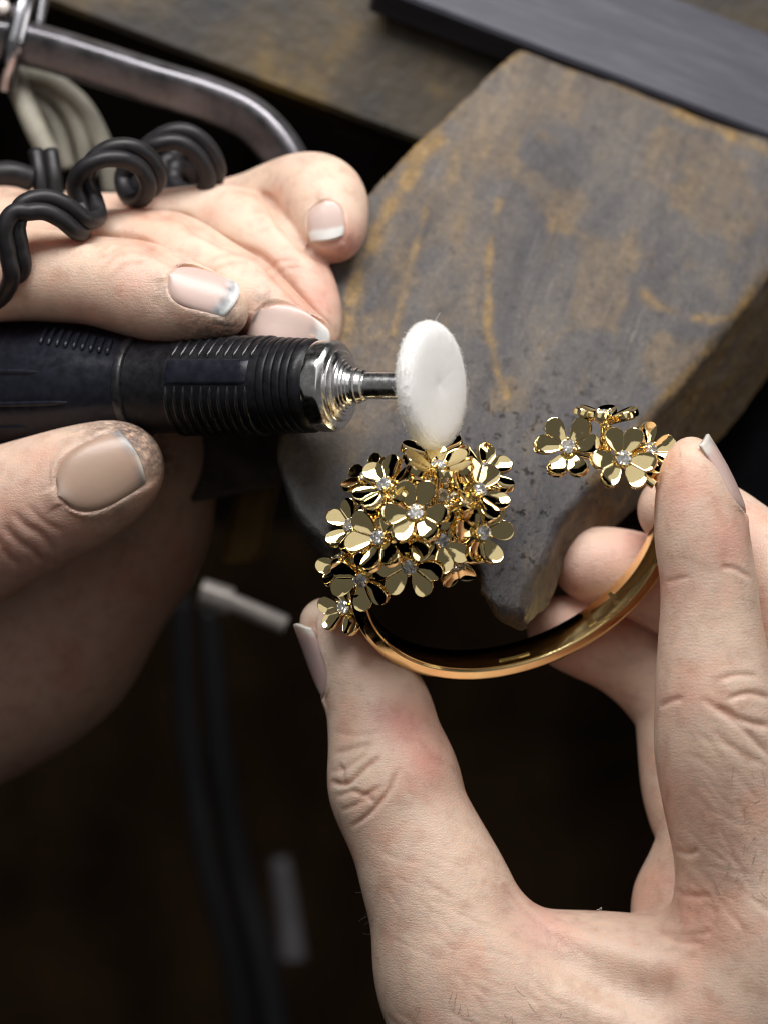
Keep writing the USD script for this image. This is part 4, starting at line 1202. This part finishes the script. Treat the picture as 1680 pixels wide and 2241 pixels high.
rv, rf = relax(*RM, 2), RM[1]
Rnails = [
    (Nail(RH, 698, 1440, 280, (-0.33, 0.93, 0.03), (-0.80, -0.20, 0.56), 180, 110, white=0.84, pink=(0.50, 0.34, 0.32)), 'thumb nail seen from the side with whitish worn tip'),
    (Nail(RH, 1578, 1042, 0, (-0.47, 0.87, -0.05), (0.93, 0.30, 0.10), 185, 118, white=0.80, extend=0.05, dirt=0.5, pink=(0.56, 0.385, 0.34)), 'index finger nail seen from the side with greyish tip'),
]
for nl, _ in Rnails:
    rv = nl.press(rv, normals(rv, rf))
lines = [([(722, 1712), (760, 1716), (790, 1690), (830, 1655)], 7, 11, 4), ([(730, 1650), (770, 1640), (810, 1628)], 7, 5, 3), ([(742, 1672), (750, 1690), (748, 1712)], 6, 5, 2), ([(722, 1690), (760, 1680), (800, 1650)], 6, 4, 2),
         ([(766, 1812), (810, 1780), (848, 1735), (866, 1690)], 6, 7, 3), ([(735, 1745), (770, 1732), (800, 1740), (830, 1720)], 7, 6, 3), ([(780, 1760), (800, 1740), (822, 1760)], 6, 4, 2), ([(745, 1775), (780, 1762), (815, 1745)], 6, 4, 2),
         ([(728, 1600), (780, 1612), (840, 1600)], 7, 2.5, 1),
         ([(1441, 1548), (1465, 1535), (1495, 1527)], 7, 6, 2), ([(1535, 1528), (1580, 1560), (1640, 1610), (1690, 1660)], 8, 5, 3), ([(1570, 1545), (1620, 1575), (1690, 1592)], 9, 8, 3), ([(1590, 1530), (1640, 1518), (1690, 1530)], 8, 7, 3),
         ([(1565, 1490), (1610, 1478), (1660, 1480)], 7, 4, 2), ([(1560, 1600), (1610, 1640), (1680, 1680)], 8, 3, 2), ([(1575, 1240), (1610, 1246), (1646, 1268)], 6, 4, 2), ([(1455, 1275), (1480, 1268), (1510, 1262)], 6, 3, 1),
         ([(1478, 1858), (1500, 1868), (1530, 1862)], 8, 7, 3), ([(1474, 1945), (1500, 1960), (1560, 1962)], 8, 6, 3), ([(1436, 2032), (1480, 2060), (1540, 2064)], 10, 8, 3), ([(1455, 2040), (1500, 2048), (1560, 2040)], 8, 4, 2),
         ([(1100, 1935), (1141, 1990), (1200, 2040), (1250, 2075)], 16, 6, 3)]
rn = np.random.default_rng(5)
for i in range(46):                                     # fine lines across the back of the thumb's base and the hand
    x0, y0 = rn.uniform(830, 1250), rn.uniform(1840, 2240)
    a = rn.normal(0.5, 0.22); L = rn.uniform(60, 150)
    lines.append(([(x0, y0), (x0 + L * 0.5 * math.cos(a), y0 + L * 0.5 * math.sin(a) + rn.normal(0, 6)), (x0 + L * math.cos(a), y0 + L * math.sin(a))], 6, rn.uniform(0.8, 1.8), 0.6))
for i in range(40):
    x0, y0 = rn.uniform(1460, 1660), rn.uniform(1600, 2000)
    a = rn.normal(0.75, 0.2); L = rn.uniform(60, 130)
    lines.append(([(x0, y0), (x0 + L * 0.5 * math.cos(a), y0 + L * 0.5 * math.sin(a) + rn.normal(0, 6)), (x0 + L * math.cos(a), y0 + L * math.sin(a))], 6, rn.uniform(0.8, 1.8), 0.6))
rv = crease(rv, normals(rv, rf), lines)
rc = skin_color(rv, [(880, 1590, 65, (0.62, 0.27, 0.23), 0.65), (930, 1670, 50, (0.62, 0.27, 0.22), 0.6), (800, 1430, 50, RED, 0.45), (780, 1350, 40, RED, 0.3), (800, 1680, 80, PALE, 0.6), (800, 1780, 80, PALE, 0.4), (1180, 2020, 70, RED, 0.45), (1480, 1000, 70, (0.66, 0.42, 0.3), 0.5), (1480, 1080, 60, RED, 0.25), (1600, 1180, 60, RED, 0.35), (1470, 1270, 40, RED, 0.35),
                     (1560, 1400, 110, PALE, 0.45), (1480, 1540, 50, RED, 0.25), (1500, 1800, 120, (0.6, 0.38, 0.29), 0.4), (1500, 2000, 80, (0.62, 0.36, 0.28), 0.4), (1000, 2000, 160, PALE, 0.35), (1250, 1330, 160, RED, 0.45), (1380, 1200, 60, RED, 0.4)])
rx, ry = seen(rv)
for ln_, w0_, dp_, _r in lines:
    if dp_ < 3: continue
    w_ = min(0.30, 0.05 * dp_) * np.exp(-(line_distance(rx, ry, spline(ln_, 3))[0] / 5.5) ** 2)[:, None]
    rc = rc * (1 - w_) + np.array((0.46, 0.26, 0.20)) * w_
HAND2 = thing('hand', C(1300, 1800, 200), 'hand at the right pinching the gold flower bracelet between thumb and index finger', 'hand', 'hands of the person at work')
put('skin', HAND2, (rv, rf), 'skin', smooth=True, color=rc, attrs=rv * S * 1000)
for nl, lab in Rnails:
    nl.build(HAND2, lab)


# fine hairs on the skin and stray fibres
def hairs(hand, body, spots, width=0.55, name='hair', mat_='dark_hair', seed=3):
    r = np.random.default_rng(seed)
    pts, cnt = [], []
    for X0, Y0, dx, dy, L in spots:
        o = np.array([0, 0, D]); q = C(X0, Y0, -200)
        ray = (C(X0, Y0, 100) - o); ray /= np.linalg.norm(ray)
        p = q.copy()
        for _ in range(60):
            p = p + ray * float(np.clip(body(p[None])[0], -5, 60)) * 0.9
        if abs(float(body(p[None])[0])) > 4: continue
        bend = r.normal(0, 0.35)
        a = math.atan2(dy, dx)
        row = [p]
        for k in range(1, 6):
            a += bend * 0.4
            row.append(row[-1] + np.array([math.cos(a), -math.sin(a), 0.35 - 0.08 * k]) * L / 5)
        pts += row; cnt.append(6)
    path, base = hand
    pth = numbered(path, name)
    bc = UsdGeom.BasisCurves.Define(stage, pth)
    bc.CreateTypeAttr('linear')
    bc.CreatePointsAttr(Vt.Vec3fArray.FromNumpy((world(np.array(pts)) - base).astype(np.float32)))
    bc.CreateCurveVertexCountsAttr(Vt.IntArray(cnt))
    bc.CreateWidthsAttr(Vt.FloatArray([float(width * S)] * len(pts)))
    bc.SetWidthsInterpolation('vertex')
    UsdShade.MaterialBindingAPI.Apply(bc.GetPrim()).Bind(M[mat_])
    tag(bc.GetPrim(), kind='stuff')


r4 = np.random.default_rng(9)
spots = [(r4.uniform(1560, 1678), r4.uniform(1660, 1980), r4.normal(-0.2, 0.5), 1.0, r4.uniform(18, 46)) for _ in range(22)]
spots += [(r4.uniform(900, 1350), r4.uniform(2090, 2235), r4.normal(0, 0.4), 1.0, r4.uniform(18, 40)) for _ in range(16)]
spots += [(r4.uniform(795, 830), r4.uniform(1900, 2060), -1.0, r4.normal(0.3, 0.3), r4.uniform(14, 30)) for _ in range(10)]
hairs(HAND2, RH, spots)
for k, (x, y, d, lab) in enumerate([(1316, 1992, 40, 'tiny curled pale fibre clinging to the web of skin between thumb and finger')]):
    r5 = np.random.default_rng(20 + k)
    P5 = C(x, y, d) + np.cumsum(r5.normal(0, 5, (7, 3)), 0) * [1.0, 0.7, 0.5]
    t = thing('lint_fibre', P5[0], lab, 'fibre')
    put('fibre', t, tube(spline(P5, 4), 0.9, 5), 'lint')
